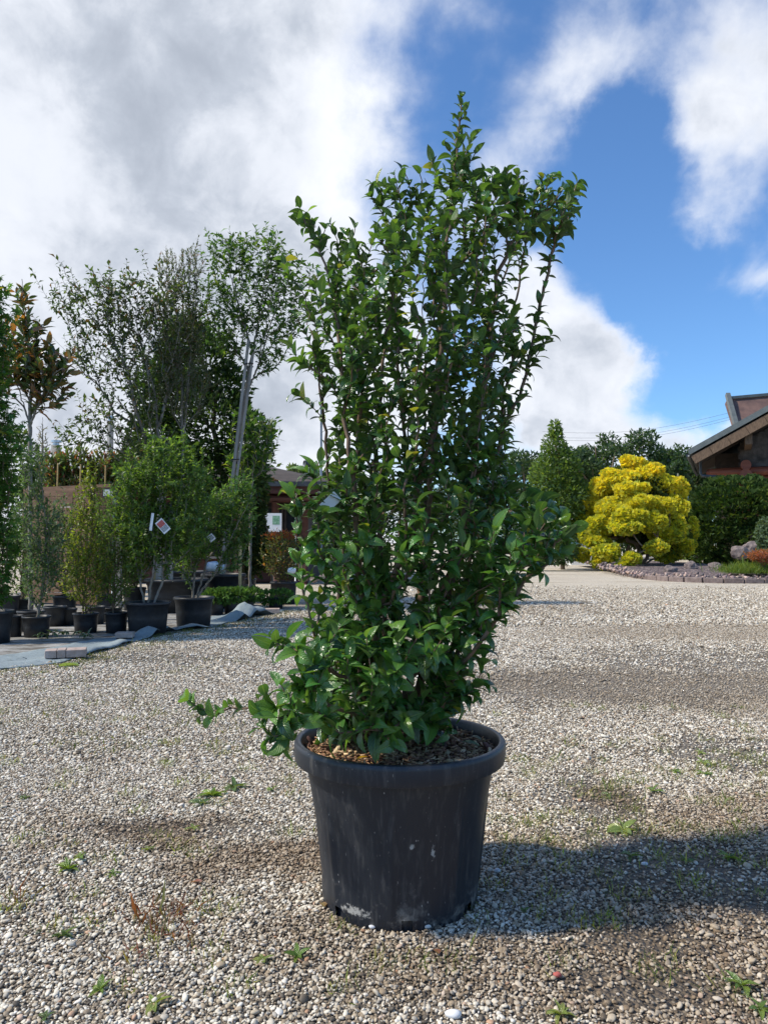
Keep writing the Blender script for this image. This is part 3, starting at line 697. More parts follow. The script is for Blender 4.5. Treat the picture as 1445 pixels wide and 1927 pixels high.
for i in sel:
    lightness = T[i, 1]; ci_ = 0 if lightness < .10 else 1 if lightness < .15 else 2 if lightness < .22 else 3
    me_ = variants[random.randrange(6)*4+ci_]
    o = bpy.data.objects.new('leaf', me_); COL.objects.link(o); o.parent = shrub
    s_ = Ln[i]; mtx = Matrix(((Xb[i, 0]*s_, Db[i, 0]*s_, Nb[i, 0]*s_, P[i, 0]-off[0]), (Xb[i, 1]*s_, Db[i, 1]*s_, Nb[i, 1]*s_, P[i, 1]-off[1]), (Xb[i, 2]*s_, Db[i, 2]*s_, Nb[i, 2]*s_, P[i, 2]), (0, 0, 0, 1)))
    o.matrix_local = mtx
r_ = ~selm
Vl, Fl_, Ul, Tl = scatter(LEAFT, P[r_]-off, D[r_], N[r_], Ln[r_], T[r_])
tag(add('leaves', mesh('leaves', Vl, Fl_, M['leaf'], True, uv=Ul, tint=Tl), shrub), kind='stuff')
print('main leaves', n)

# ------------------------------------------------------------------ plants
DIA = [diamond_template(.42, .12, .12), diamond_template(.5, .22, .18), diamond_template(.36, .05, .1)]
NARROW = [diamond_template(.22, .1, .1), diamond_template(.28, .18, .1)]
BIG = [leaf_template(.42, .3, .14, 4), leaf_template(.4, .6, .18, 4)]
STAR = [palm_template()]
FAN = [fan_template(4, .8, .3), fan_template(4, 1.0, .5), fan_template(3, .7, .1)]
SCR = [fan_template(3, .5, .1), fan_template(2, .35, .15)]

def pot_mesh(name='pot', rt=.5, rb=.41, h=.78, n=36):
    def br(z): return rb+(rt*.94-rb)*(z/h)
    mb = MB()
    prof = [(rb*.9, 0.0), (rb, .004), (br(.5*h), .5*h), (br(.80*h), .80*h), (br(.80*h)+.012, .81*h), (br(.9*h)+.012, .90*h), (rt, .905*h), (rt+.012, .93*h), (rt+.008, .985*h), (rt-.01, h), (rt-.04, h*.985), (rt-.06, .8*h), (rt-.1, .55*h)]
    mb.lathe(prof, n); me = mb.mesh(name, M['black'], True); return me
SMALLPOT = pot_mesh()
def soil_disc():
    V = [(0, 0, 0)]+[(.45*math.cos(2*pi*i/24), .45*math.sin(2*pi*i/24), -.01) for i in range(24)]
    return mesh('soil', V, [(0, 1+i, 1+(i+1) % 24) for i in range(24)], M['soil'])
SOILD = soil_disc()
def pot_at(cx, top, bottom, width, root=None, name='empty_pot', label=None, group=None, hpx=None):
    """black nursery pot whose foot front stands at (cx, bottom) and whose rim is width pixels across"""
    gb = gp(cx, bottom); d = gb.y; r = width*d/F/2; d = gb.y+r*.82; r = width*d/F/2
    zt = H-(top-1022)*(d)/F; hh = max(.15, zt)
    base = Vector(((cx-722.5)/F*d, d, 0))
    if root is None: root = thing(name, label, 'plant pot', base, group=group)
    else: root.location = base
    sx = r/.51; o = add('pot', SMALLPOT, root, scale=(sx, sx, hh/.78), rot=(0, 0, random.uniform(0, 6)))
    so_ = add('soil', SOILD, root, loc=(0, 0, hh*.93), scale=(sx*.97, sx*.97, 1))
    return root, base, hh, r
def plant(name, label, cat, base, stems, blobs, ntips, leafy, spacing, llen, temps, cols, bark='bark', mat='bgleaf', group=None, root=None,
          pair=False, ang=.9, droop=.1, step=None, r_tip=.003, r_max=None, shell=.1, extra_tips=None, expo=2.3, upw=.9, wob=.005, thin=1.0, rnd=.35, sides=5, gain=1.4):
    base = Vector(base); ntips = int(ntips*2.0); spacing *= .58; leafy *= 1.15; llen *= 1.22
    if root is None: root = thing(name, label, cat, base, group=group)
    tp = in_ellipsoids(blobs, ntips, shell)
    if extra_tips is not None: tp = np.concatenate([tp, np.array([tuple(e) for e in extra_tips])])
    tp = tp[tp[:, 2] > .12]
    size = max(b[1][2] for b in blobs)
    ch, pa = grow([[Vector(p) for p in s] for s in stems], tp, step=step or max(.05, size*.07), r_tip=r_tip, r_max=r_max, expo=expo, up=upw, wob=wob)
    of = np.array(tuple(base))
    add('trunk', tubes_mesh('trunk', [(P-of, R) for P, R in ch], M[bark], sides), root)
    P, D, N = leaves_on(pa, leafy, spacing, ang=ang, pair=pair, droop=droop, rnd=rnd)
    if thin < 1: k = rng.random(len(P)) < thin; P, D, N = P[k], D[k], N[k]
    L = llen*(1+np.clip(rng.normal(0, .2, len(P)), -.45, .5))
    V, Fc, U, T = scatter(temps, P-of, D, N, L, tints(len(P), cols, .18)*gain)
    add('crown', mesh('crown', V, Fc, M[mat], True, uv=U, tint=T), root)
    return root
def dense(name, label, cat, base, blobs, n, size, temps, cols, mat='conifer', trunk=None, group=None, bark='bark', depth=.35, outw=.6, root=None, inner=True, upb=.2, topc=None, lump=.06):
    """clipped or very dense plant: sprays over the surfaces of many lobes"""
    base = Vector(base); of = np.array(tuple(base))
    if root is None: root = thing(name, label, cat, base, group=group)
    C = np.array([tuple(b_[0]) for b_ in blobs]); Rr = np.array([b_[1] for b_ in blobs])
    ar = (Rr[:, 0]*Rr[:, 2]+Rr[:, 1]*Rr[:, 2]+Rr[:, 0]*Rr[:, 1])**.9
    idx = rng.choice(len(C), n, p=ar/ar.sum()); u = norm(rng.normal(size=(n, 3))); q = 1-depth*rng.random(n)**2.0
    lump = 1+lump*np.sin(u[:, 0]*9+idx*1.7)*np.sin(u[:, 2]*10+idx)+.05*np.sin(u[:, 2]*17+idx*.6)
    P = C[idx]+u*Rr[idx]*(q*lump)[:, None]
    ok = P[:, 2] > .03
    for k in range(len(C)):
        ins = np.linalg.norm((P-C[k])/Rr[k], axis=1) < .72; ok &= ~(ins & (idx != k))
    P, u, idx = P[ok], u[ok], idx[ok]; Nn = norm(u/Rr[idx]); m_ = len(P)
    tang = norm(rng.normal(size=(m_, 3)))
    D = norm(tang*(1-outw)+Nn*outw+np.array([0, 0, upb])); Nf = Nn+rng.normal(0, .55, (m_, 3))+np.array([0, 0, .2])
    T = tints(m_, cols, .13)
    if topc is not None:
        zz = (P[:, 2]-of[2]); f = np.clip((zz/zz.max()-.35)/.5, 0, 1)[:, None]; T = T*(1-f)+tints(m_, topc, .1)*f
    V, Fc, U, Tt = scatter(temps, P-of, D, Nf, size*(1+np.clip(rng.normal(0, .25, m_), -.5, .6)), T)
    add('crown', mesh('crown', V, Fc, M[mat], True, uv=U, tint=Tt), root)
    if trunk:
        tp = C; ch, _ = grow([[Vector(p) for p in s] for s in trunk], tp, step=max(.1, Rr.max()*.2), r_tip=trunk_r(Rr), expo=2.2, wob=.03)
        add('trunk', tubes_mesh('trunk', [(p_-of, r_) for p_, r_ in ch], M[bark], 7), root)
    return root
def trunk_r(Rr): return max(.012, float(Rr.mean())*.05)
DARKG = [(4, (.035, .07, .02)), (3, (.05, .095, .026)), (1, (.08, .13, .035))]
MIDG = [(3, (.05, .10, .025)), (3, (.07, .14, .03)), (1, (.11, .19, .045))]
YELG = [(3, (.11, .15, .02)), (2, (.15, .19, .025)), (2, (.07, .11, .02))]
BLUEG = [(3, (.045, .085, .05)), (2, (.06, .11, .06)), (1, (.09, .14, .075))]
BROWNG = [(3, (.05, .075, .022)), (2, (.13, .06, .022)), (1.3, (.20, .085, .03)), (1, (.07, .10, .03))]

# ---- leftmost sweetgum at the picture's edge
rt, bs, hh, rr = pot_at(-12, 1148, 1214, 80, thing('potted_sweetgum', 'dense star-leaved green shrub in black pot cut by the left picture edge', 'potted tree'))
d = bs.y
plant(None, None, None, bs, [[(bs.x, d, hh*.9), (bs.x-.02, d, 2), (bs.x-.05, d, 4.6)]], [pxblob(-15, 1040, 45, 110, d), pxblob(-20, 850, 50, 130, d), pxblob(-28, 660, 48, 150, d), pxblob(-20, 570, 22, 55, d)], 420, .35, .05, .10, STAR,
      [(3, (.035, .09, .02)), (3, (.05, .12, .025)), (.2, (.2, .19, .03))], root=rt, ang=1.1, droop=.45)
# ---- magnolia with brown felted leaves, trunk at x=57
b0 = at(58, 1185, 12.2); b0.z = 0; d = 12.2
plant('magnolia_tree', 'slim magnolia with rusty brown leaf undersides rising above the left shrubs', 'tree', b0, [[b0, at(57, 1000, d), at(57, 800, d), at(58, 700, d), at(45, 580, d), at(42, 525, d)], [at(57, 800, d), at(75, 755, d-.1), at(105, 700, d-.2), at(125, 690, d-.2)], [at(57, 800, d), at(38, 740, d+.1), at(22, 680, d+.2)]],
      [pxblob(40, 550, 14, 30, d), pxblob(48, 625, 34, 45, d), pxblob(75, 690, 62, 48, d), pxblob(28, 700, 34, 50, d), pxblob(90, 740, 45, 30, d)], 95, .22, .045, .15, BIG,
      [(3, (.035, .06, .02)), (3, (.16, .065, .022)), (2, (.05, .085, .028)), (1, (.24, .10, .035))], bark='greybark', mat='leaf', r_tip=.005, r_max=.035, droop=-.1, ang=.8)
# ---- multi-stemmed open tree
b1 = at(312, 1150, 14.8); b1.z = 0; d = 14.8
plant('open_crowned_tree', 'loose multi-stemmed tree with drooping open branches reaching far left', 'tree', b1,
      [[b1, at(310, 980, d), at(300, 850, d), at(292, 740, d), at(265, 640, d), at(245, 560, d)], [at(310, 1000, d), at(290, 870, d), at(262, 790, d-.3), at(240, 700, d-.3), at(195, 610, d-.4), at(130, 530, d-.4)],
       [at(310, 950, d), at(318, 850, d), at(300, 800, d+.2), at(268, 660, d+.3), at(320, 540, d+.3)], [at(300, 850, d), at(255, 800, d), at(190, 760, d-.2), at(120, 815, d-.3)]],
      [pxblob(170, 570, 75, 60, d-.3, .6), pxblob(250, 570, 70, 60, d, .8), pxblob(190, 660, 60, 60, d-.2, .6), pxblob(275, 680, 60, 90, d, .8), pxblob(330, 600, 60, 90, d, .8), pxblob(230, 770, 80, 50, d-.2, .6), pxblob(150, 810, 55, 30, d-.3, .4), pxblob(270, 850, 60, 60, d, .6)],
      760, .42, .055, .084, gain=1.0, temps=DIA, cols= [(4, (.030, .055, .024)), (3, (.045, .08, .03)), (1, (.08, .05, .03)), (1, (.085, .13, .04))], bark='greybark', r_tip=.003, r_max=.035, droop=.35, shell=.2,
      extra_tips=[at(105, 485, d-.4), at(60, 505, d-.4), at(120, 500, d-.4), at(50, 580, d-.4), at(205, 500, d), at(230, 510, d), at(262, 470, d), at(110, 840, d-.3), at(80, 545, d-.4), at(270, 480, d), at(150, 540, d-.3)])
# ---- grey fine-leaved olive
b2 = at(345, 1150, 15.0); b2.z = 0; d = 15.0
plant('olive_tree', 'upright grey fine-leaved tree between the two taller green crowns', 'tree', b2, [[b2, at(345, 900, d), at(342, 700, d), at(325, 480, d)], [at(344, 850, d), at(360, 650, d), at(368, 490, d)]],
      [pxblob(325, 520, 30, 55, d), pxblob(362, 510, 26, 60, d), pxblob(340, 610, 48, 70, d), pxblob(350, 720, 55, 70, d)], 430, .4, .035, .055, NARROW, [(3, (.085, .11, .075)), (2, (.12, .14, .10)), (1.2, (.13, .08, .055)), (2, (.05, .075, .04))], gain=.9, bark='greybark', pair=True, r_tip=.0025, r_max=.03, ang=.7)
# ---- dense dark evergreen behind
b3 = at(425, 1130, 17.0); b3.z = 0; d = 17.0
dense('evergreen_tree', 'dense almost black evergreen filling the gap behind the staked maple', 'tree', b3, [pxblob(400, 800, 75, 85, d), pxblob(385, 690, 55, 65, d), pxblob(455, 830, 55, 60, d), pxblob(350, 770, 60, 75, d), pxblob(440, 900, 65, 50, d), pxblob(420, 730, 50, 45, d), pxblob(385, 890, 80, 50, d), pxblob(330, 870, 50, 40, d), pxblob(335, 690, 42, 60, d), pxblob(295, 820, 50, 50, d), pxblob(270, 880, 50, 40, d), pxblob(300, 740, 45, 60, d), pxblob(355, 640, 36, 50, d)],
      26000, .13, DIA, [(4, (.024, .052, .017)), (3, (.036, .075, .022)), (1.5, (.06, .11, .03))], mat='bgleaf', trunk=[[b3, at(425, 950, d), at(400, 800, d)]], depth=.6)
# ---- staked maple
b4 = at(412, 1140, 15.6); b4.z = 0; d = 15.6
plant('staked_maple', 'leaning maple with pale trunk tied to wooden stakes', 'tree', b4, [[b4, at(420, 1050, d), at(438, 900, d), at(462, 740, d), at(480, 640, d), at(500, 520, d), at(505, 450, d)], [at(462, 745, d), at(490, 680, d), at(512, 600, d), at(550, 530, d)], [at(475, 660, d), at(450, 580, d), at(430, 500, d)]],
      [pxblob(430, 480, 42, 38, d), pxblob(490, 480, 55, 45, d), pxblob(545, 520, 45, 40, d), pxblob(470, 560, 60, 45, d), pxblob(530, 590, 45, 50, d), pxblob(435, 620, 45, 45, d), pxblob(505, 660, 30, 40, d), pxblob(400, 560, 30, 50, d)],
      400, .42, .055, .10, STAR+DIA, [(3, (.035, .085, .022)), (3, (.055, .12, .028)), (1.2, (.10, .17, .035))], gain=1.05, bark='greybark', droop=.35, r_tip=.003, r_max=.04, shell=.25,
      extra_tips=[at(388, 432, d), at(405, 440, d), at(500, 420, d), at(515, 425, d), at(430, 430, d), at(375, 470, d), at(560, 480, d)])
st = thing('tree_stakes', 'pair of long grey weathered stakes leaning with the maple trunk', 'stake', at(414, 1100, 15.4))
o3 = np.array(tuple(st.location))
for (a_, b_, w) in (((416, 1085), (468, 640), .055), ((422, 1080), (478, 655), .045)):
    pa, pb = at(*a_, 15.35), at(*b_, 15.42); add('stake', MB().bar(pa-st.location, pb-st.location, w, w).mesh('stake', M['stake']), st)
tb = MB()
for (x, y) in ((441, 870), (466, 690), (428, 990)):
    c_ = at(x+2, y, 15.4)-st.location; tb.tube([c_+Vector((.09*math.cos(q), .09*math.sin(q), .01*q)) for q in np.linspace(0, 6.28, 14)], .012, 5)
add('tie', tb.mesh('tie', M['black'], True), st)
# lower limb of leaves of broad-leaved tree beside maple
b5 = at(470, 1120, 16.2); b5.z = 0; d = 16.2
plant('broad_leaved_tree', 'broad-leaved sapling with bright leaves right of the stakes', 'tree', b5, [[b5, at(472, 950, d), at(478, 850, d), at(492, 790, d)]],
      [pxblob(490, 815, 36, 36, d), pxblob(462, 870, 40, 35, d), pxblob(505, 860, 24, 26, d), pxblob(455, 800, 30, 30, d)], 110, .3, .06, .12, DIA, [(3, (.045, .10, .025)), (2, (.075, .15, .03)), (.6, (.2, .26, .05))], bark='greybark', droop=.2, r_tip=.004)

# ---- photinias behind the board wall
for i, (x, y, w, h, lab) in enumerate(((100, 882, 26, 34, 'red-tipped photinia at the left end of the board wall'), (143, 872, 30, 38, 'tallest red-tipped photinia behind the middle of the board wall'),
                               (190, 876, 28, 36, 'red-tipped photinia just left of the floodlight'), (232, 880, 26, 36, 'red-tipped photinia right of the floodlight, half hidden by the green shrub'))):
    d = 18.5+.3*i; bb = at(x, 1100, d); bb.z = 0
    plant('photinia', lab, 'shrub', bb, [[bb, at(x, 920, d), at(x+3, 860, d)]], [pxblob(x, y+30, w, h, d), pxblob(x, y, w*1.05, h*.85, d)], 190, .25, .05, .10, DIA, [(4, (.05, .085, .03)), (2, (.10, .11, .04)), (1.2, (.19, .06, .04))], group='red-tipped photinias behind the board wall', droop=-.2, ang=.6, thin=.95,
          extra_tips=[at(x+dx, y-h*.75+abs(dx)*.25, d) for dx in (-18, -9, 0, 7, 15)])
    c_ = thing('bamboo_cane', ('bamboo cane by the left end photinia', 'bamboo cane in the tallest photinia', 'bamboo cane left of the floodlight', 'bamboo cane beside the photinia right of the floodlight')[i], 'cane', at(x+6, 1000, d-.5)); add('cane', MB().tube([(0, 0, -.5), (.02, 0, 1.6)], .018, 6).mesh('cane', M['bamboo']), c_)
# distant conifer sapling + flues
for (x, y0, y1, w, lab) in ((105, 828, 905, 17, 'short steel flue pipe left of the photinias'), (207, 782, 900, 12, 'tall steel flue pipe above the photinias')):
    d = 30; c_ = at(x, y1, d); f_ = thing('flue_pipe', lab, 'chimney', (c_.x, c_.y, 0)); zt = at(x, y0, d).z; r = w*d/F/2
    add('pipe', MB().lathe([(r, 1.0), (r, zt-.25), (r*1.05, zt-.24), (r*1.05, zt-.2)], 20).mesh('pipe', M['steel'], True), f_)
    add('cowl', MB().lathe([(r*.7, zt-.2), (r*.7, zt-.1), (r*1.15, zt-.1), (r*1.15, zt-.02), (.01, zt)], 20).mesh('cowl', M['steel']), f_)
bb = at(80, 1022, 45); bb.z = 0
plant('bare_larch', 'thin grey half-bare conifer in the far distance at left', 'tree', bb, [[bb, at(80, 900, 45), at(81, 785, 45)]], [pxblob(80, 850, 15, 28, 45), pxblob(81, 815, 9, 25, 45)], 90, .5, .2, .16, NARROW, [(1, (.10, .10, .08))], bark='greybark', r_tip=.012, upw=.1, thin=.5)
bb = at(20, 1050, 20); bb.z = 0
dense('conifer_shrub', 'dark evergreen mass behind the magnolia trunk', 'tree', bb, [pxblob(10, 880, 60, 80, 20), pxblob(70, 925, 26, 45, 20), pxblob(15, 970, 90, 70, 20)], 6000, .14, DIA, DARKG, mat='bgleaf')

# ---- board wall with floodlight
wx0, wx1 = at(70, 940, 16.6), at(214, 940, 15.6)
wall = thing('board_wall', 'brown wall of wide horizontal boards behind the left shrubs', 'wall', (wx0.x, wx0.y, 0))
dv = Vector((wx1.x-wx0.x, wx1.y-wx0.y, 0)); zt = 2.50; k = 0
rows = 11
for j in range(rows):
    z1 = zt-j*.225; z0 = z1-.215
    for q in range(2):
        a_ = dv*(.5*q-.18*(q == 0)) ; b_ = dv*(.5*(q+1))-dv*.004
        pr = random.uniform(-.01, .012); nn = Vector((dv.y, -dv.x, 0)).normalized()*pr
        o = add('board', MB().bar(a_+nn+Vector((0, 0, (z0+z1)/2)), b_+nn+Vector((0, 0, (z0+z1)/2+random.uniform(-.006, .006))), .05, z1-z0).mesh('board', M['plank']), wall)
for t in (0, .5, 1): add('post', MB().bar(dv*t+Vector((0, .09, 0)), dv*t+Vector((0, .09, zt-.02)), .1, .1).mesh('post', M['darkwood']), wall)
# short return of finer boards, set back
ret = thing('slatted_screen', 'short slatted return wall under the floodlight', 'wall', at(190, 1022, 15.4)); ret.location.z = 0
for j in range(16):
    z = 2.36-j*.13; add('slat', MB().bar((-.22, 0, z), (.26, 0, z), .03, .115).mesh('slat', M['plank']), ret)
lp = thing('floodlight', 'small floodlight on a grey post at the end of the board wall', 'floodlight', at(215, 1022, 15.2)); lp.location.z = 0
fl = at(204, 927, 15.1)-lp.location
add('post', MB().tube([(0, 0, 0), (0, 0, fl.z-.05)], .035, 10).mesh('post', M['bluesteel'], True), lp)
add('lamp_head', MB().box(fl.x-.13, fl.x+.09, -.04, .04, fl.z-.09, fl.z+.09).mesh('lamp_head', M['black']), lp)
add('lens', MB().box(fl.x-.11, fl.x+.07, -.052, -.042, fl.z-.065, fl.z+.065).mesh('lens', M['whitewall']), lp)
add('bracket', MB().box(fl.x+.09, .06, -.03, .05, fl.z-.12, fl.z+.05).mesh('bracket', M['black']), lp)

# ---- low building on the left
D0 = 25.0; k0 = D0/F
bx0, bx1 = at(150, 1022, D0).x, at(640, 1022, D0).x; ze = 1.3+(1022-912)*k0
hb = thing('shop_building', 'low dark red timber shop with brown hipped roof behind the nursery plants', 'building', (bx0, D0, 0))
Wd = bx1-bx0; dep = 9
for j in range(13):
    z = .05+j*.235
    add('wall_board', MB().box(0, Wd*.86, 0, .06, z, z+.225).mesh('wall_board', M['redwood']), hb) if z < .9 or z > 2.5 else None
add('wall', MB().box(0, Wd*.86, .08, dep, 0, ze-.1).mesh('wall', M['darkwood']), hb)
for i in range(9):
    x = Wd*(.05+.092*i)
    fr = MB().box(x, x+.07, -.04, .08, .9, 2.5).box(x+Wd*.08, x+Wd*.08+.07, -.04, .08, .9, 2.5).box(x+.07, x+Wd*.08, -.04, .08, .9, .97).box(x+.07, x+Wd*.08, -.04, .08, 2.43, 2.5)
    w_ = add('window', fr.mesh('window', M['darkwood']), hb)
    add('pane', MB().box(x+.07, x+Wd*.08, .02, .03, .97, 2.43).mesh('pane', M['glass']), w_)
add('window_sill', MB().box(Wd*.1, Wd*.87, -.22, -.045, .80, .87).mesh('window_sill', M['stake']), hb)
# roof: hip with flat right wing
zr = ze; ox = .9
apex1 = Vector((at(250, 1022, 29).x-bx0, 4.5, 1.3+(1022-845)*29/F)); apex2 = Vector((at(430, 1022, 29).x-bx0, 4.5, 1.3+(1022-860)*29/F))
V = [(-ox, -ox, zr), (Wd+.2, -ox, zr), (Wd+.2, dep+ox, zr), (-ox, dep+ox, zr), tuple(apex1), tuple(apex2), (Wd*.80, -ox+1.4, zr+.42)]
add('roof', mesh('roof', V+[(v[0], v[1], v[2]-.06) for v in V[:4]], [(0, 1, 6), (0, 6, 5, 4), (1, 2, 5, 6), (2, 3, 4, 5), (3, 0, 4), (7, 10, 9, 8)], M['roofbrown']), hb)
add('gutter', MB().box(-ox, Wd+.2, -ox-.1, -ox-.003, zr-.12, zr+.03).mesh('gutter', M['gutter']), hb)
add('fascia', MB().box(-ox, Wd+.1, -ox+.02, -ox+.06, zr-.34, zr-.125).mesh('fascia', M['redwood']), hb)
add('beam', MB().tube([(Wd*.5, -.5, 2.72), (Wd+.1, -.5, 2.72)], .13, 12).mesh('beam', M['redwood'], True), hb)
for i, x in enumerate((.62, .76, .87, .99)):
    add('column', MB().tube([(Wd*x, -.5, 0), (Wd*x, -.5, 2.6)], .12, 12).mesh('column', M['redwood'], True), hb)
xx = at(561, 1022, D0).x-bx0; add('downpipe', MB().tube([(xx, -.72, 0), (xx, -.72, zr-.12)], .022, 10).mesh('downpipe', M['white'], True), hb)
mo = MB()
for i in range(240):
    x = Wd*(.42+.35*random.random()); y = -ox+random.random()*.35; s_ = random.uniform(.02, .07); mo.box(x-s_*1.5, x+s_*1.5, y-s_, y+s_, zr+(y+ox)*.3, zr+(y+ox)*.3+s_*1.3)
tag(add('moss', mo.mesh('moss', M['moss'], True), hb), kind='stuff')
sg = thing('poster', 'white poster with green leaf picture in the shop window', 'poster', at(512, 984, D0-1.2)); 
add('sheet', MB().box(-.33, .30, -.01, .0, -.28, .30).mesh('sheet', M['white']), sg); add('picture', MB().box(.02, .24, -.015, -.0115, -.05, .22).mesh('picture', M['paper_green']), sg)
# lamp on roof + pole
c_ = at(580, 873, 30); rl = thing('roof_lamp', 'dark drum-shaped lamp on a short stem above the shop roof', 'lamp', (c_.x, c_.y, 2.9))
add('stem', MB().tube([(0, 0, 0), (0, 0, c_.z-2.9)], .03, 8).mesh('stem', M['bluesteel']), rl); add('drum', MB().tube([(-.14, -.1, c_.z-2.9), (.18, .1, c_.z-2.9)], .13, 14).mesh('drum', M['gutter'], True), rl)
c_ = at(604, 1022, 32); pl = thing('metal_pole', 'thin pale blue metal pole behind the shop roof', 'pole', (c_.x, c_.y, 0)); add('shaft', MB().tube([(0, 0, 0), (0, 0, 7.2)], .05, 8).mesh('shaft', M['bluesteel'], True), pl); add('cap', MB().tube([(0, 0, 7.2), (0, 0, 7.3)], .065, 8).mesh('cap', M['gutter']), pl)

# ---- potted row on the left
def potted(cx, top, bottom, width, label, name='potted_shrub'):
    return pot_at(cx, top, bottom, width, thing(name, label, 'potted shrub'))
rt, bs, hh, rr = potted(73, 1158, 1201, 53, 'blue-green shrub with a pale crooked stem in small black pot, far left row')
d = bs.y; plant(None, None, None, bs, [[(bs.x, d, hh*.9), at(80, 1120, d), at(88, 1060, d), at(84, 960, d), at(75, 880, d)]], [pxblob(75, 1080, 34, 60, d), pxblob(68, 980, 36, 70, d), pxblob(62, 890, 30, 45, d), pxblob(95, 1040, 24, 60, d)], 330, .3, .035, .06, NARROW+DIA, BLUEG, root=rt, bark='greybark', r_tip=.002, r_max=.022)
rt, bs, hh, rr = potted(165, 1152, 1193, 48, 'yellow-green feathery shrub in black pot standing on the mat')
d = bs.y; plant(None, None, None, bs, [[(bs.x+o_, d, hh*.9), at(165+o_*60, 1080, d), at(160+o_*260, 960, d)] for o_ in (-.05, 0, .06)], [pxblob(165, 1080, 48, 62, d), pxblob(160, 1010, 40, 60, d), pxblob(165, 945, 22, 55, d), pxblob(175, 900, 12, 40, d)], 420, .3, .032, .05, DIA, YELG, root=rt, r_tip=.002, r_max=.014)
rt, bs, hh, rr = potted(222, 1151, 1193, 44, 'low small-leaved green shrub in black pot beside the yellow-green one')
d = bs.y; plant(None, None, None, bs, [[(bs.x+o_, d, hh*.9), at(222+o_*100, 1060, d)] for o_ in (-.05, .05)], [pxblob(222, 1085, 34, 55, d), pxblob(220, 1020, 26, 45, d)], 270, .25, .032, .045, DIA, [(3, (.06, .11, .025)), (2, (.09, .14, .03))], root=rt, r_tip=.002, r_max=.012)
rt, bs, hh, rr = potted(280.5, 1131, 1196, 83, 'bright green multi-stemmed shrub with hanging label in large black pot')
d = bs.y; plant(None, None, None, bs, [[(bs.x-.05, d, hh*.9), at(262, 1085, d), at(250, 1020, d), at(245, 930, d)], [(bs.x+.0, d, hh*.9), at(290, 1070, d-.1), at(300, 980, d-.1), at(310, 880, d)], [(bs.x+.08, d, hh*.9), at(308, 1090, d), at(305, 1040, d), at(340, 990, d), at(370, 900, d)], [(bs.x+.02, d+.1, hh*.9), at(282, 1060, d+.2), at(275, 900, d+.2)]],
      [pxblob(305, 900, 52, 70, d), pxblob(255, 930, 42, 60, d), pxblob(355, 920, 48, 60, d), pxblob(285, 1000, 60, 55, d), pxblob(345, 1000, 55, 45, d), pxblob(295, 850, 22, 38, d), pxblob(345, 850, 20, 32, d), pxblob(262, 1040, 30, 45, d), pxblob(235, 985, 26, 40, d), pxblob(318, 1045, 26, 34, d)], 560, .3, .035, .062, DIA, [(3, (.06, .115, .028)), (3, (.085, .155, .035)), (1, (.13, .21, .05))], root=rt, bark='greybark', r_tip=.0022, r_max=.018, pair=True, gain=1.2,
      extra_tips=[at(x_, y_, d) for x_, y_ in ((275, 812), (283, 825), (345, 812), (352, 822), (215, 880), (222, 900), (395, 865), (400, 880), (310, 805), (240, 850), (380, 850), (205, 935), (230, 1010), (410, 900))])
rt, bs, hh, rr = potted(366.5, 1122, 1184, 75, 'three-stemmed shrub in large black pot at the edge of the fabric')
d = bs.y; plant(None, None, None, bs, [[(bs.x-.02, d, hh*.9), at(366, 1080, d), at(362, 1000, d), at(380, 930, d)], [(bs.x+.02, d, hh*.9), at(378, 1100, d), at(388, 1060, d), at(395, 990, d), at(420, 940, d)], [(bs.x+.02, d, hh*.9), at(385, 1104, d), at(405, 1080, d-.1), at(425, 1030, d-.2), at(462, 960, d-.2)]],
      [pxblob(400, 960, 62, 50, d), pxblob(450, 970, 36, 50, d), pxblob(370, 1010, 50, 40, d), pxblob(425, 1020, 40, 30, d), pxblob(455, 930, 26, 36, d), pxblob(350, 1050, 26, 30, d), pxblob(440, 1050, 30, 26, d)], 380, .3, .04, .062, DIA, [(3, (.045, .10, .032)), (3, (.07, .13, .04)), (1, (.12, .19, .05))], root=rt, bark='greybark', r_tip=.0022, r_max=.02, pair=True,
      extra_tips=[at(462, 885, d), at(470, 893, d), at(455, 905, d)])
# lower row partially hidden
for (cx, tp_, bt, w, lab) in ((30, 1157, 1200, 34, 'empty black pot squeezed beside the leftmost pot'), (62, 1148, 1190, 50, 'black pot half hidden behind the crooked-stem shrub pot'), (107, 1140, 1180, 44, 'black pot in deep shade between two front pots'),
                              (133, 1144, 1178, 30, 'small black pot peeking out left of the yellow-green shrub'), (184, 1140, 1176, 34, 'black pot behind and right of the yellow-green shrub pot'), (212, 1142, 1172, 40, 'black pot behind the low green shrub'), (15, 1120, 1165, 50, 'tall black pot at the back of the far left row')):
    pot_at(cx, tp_, bt, w, None, 'nursery_pot', lab, group='black pots in the back row')
# filler shrubs of the back row (in their own pots)
for (cx, tp_, bt, w, bl, cols, lab) in ((45, 1125, 1160, 46, (45, 1040, 34, 80), DARKG, 'dark green shrub behind the blue-green one at far left'), (125, 1120, 1158, 46, (118, 1030, 36, 80), BLUEG, 'bluish shrub behind the yellow-green shrub'), (205, 1118, 1156, 44, (205, 1010, 38, 80), MIDG, 'green shrub of the back row behind the small-leaved shrub'), (255, 1105, 1150, 44, (250, 1040, 30, 60), DARKG, 'dark shrub behind the large bright green shrub')):
    rt, bs, hh, rr = potted(cx, tp_, bt, w, lab); d = bs.y
    plant(None, None, None, bs, [[(bs.x, d, hh*.9), at(bl[0], bl[1], d)]], [pxblob(bl[0], bl[1]+20, bl[2], bl[3]*.8, d), pxblob(bl[0], bl[1]-30, bl[2]*.8, bl[3]*.8, d)], 230, .3, .04, .06, DIA, cols, root=rt, r_tip=.0025)
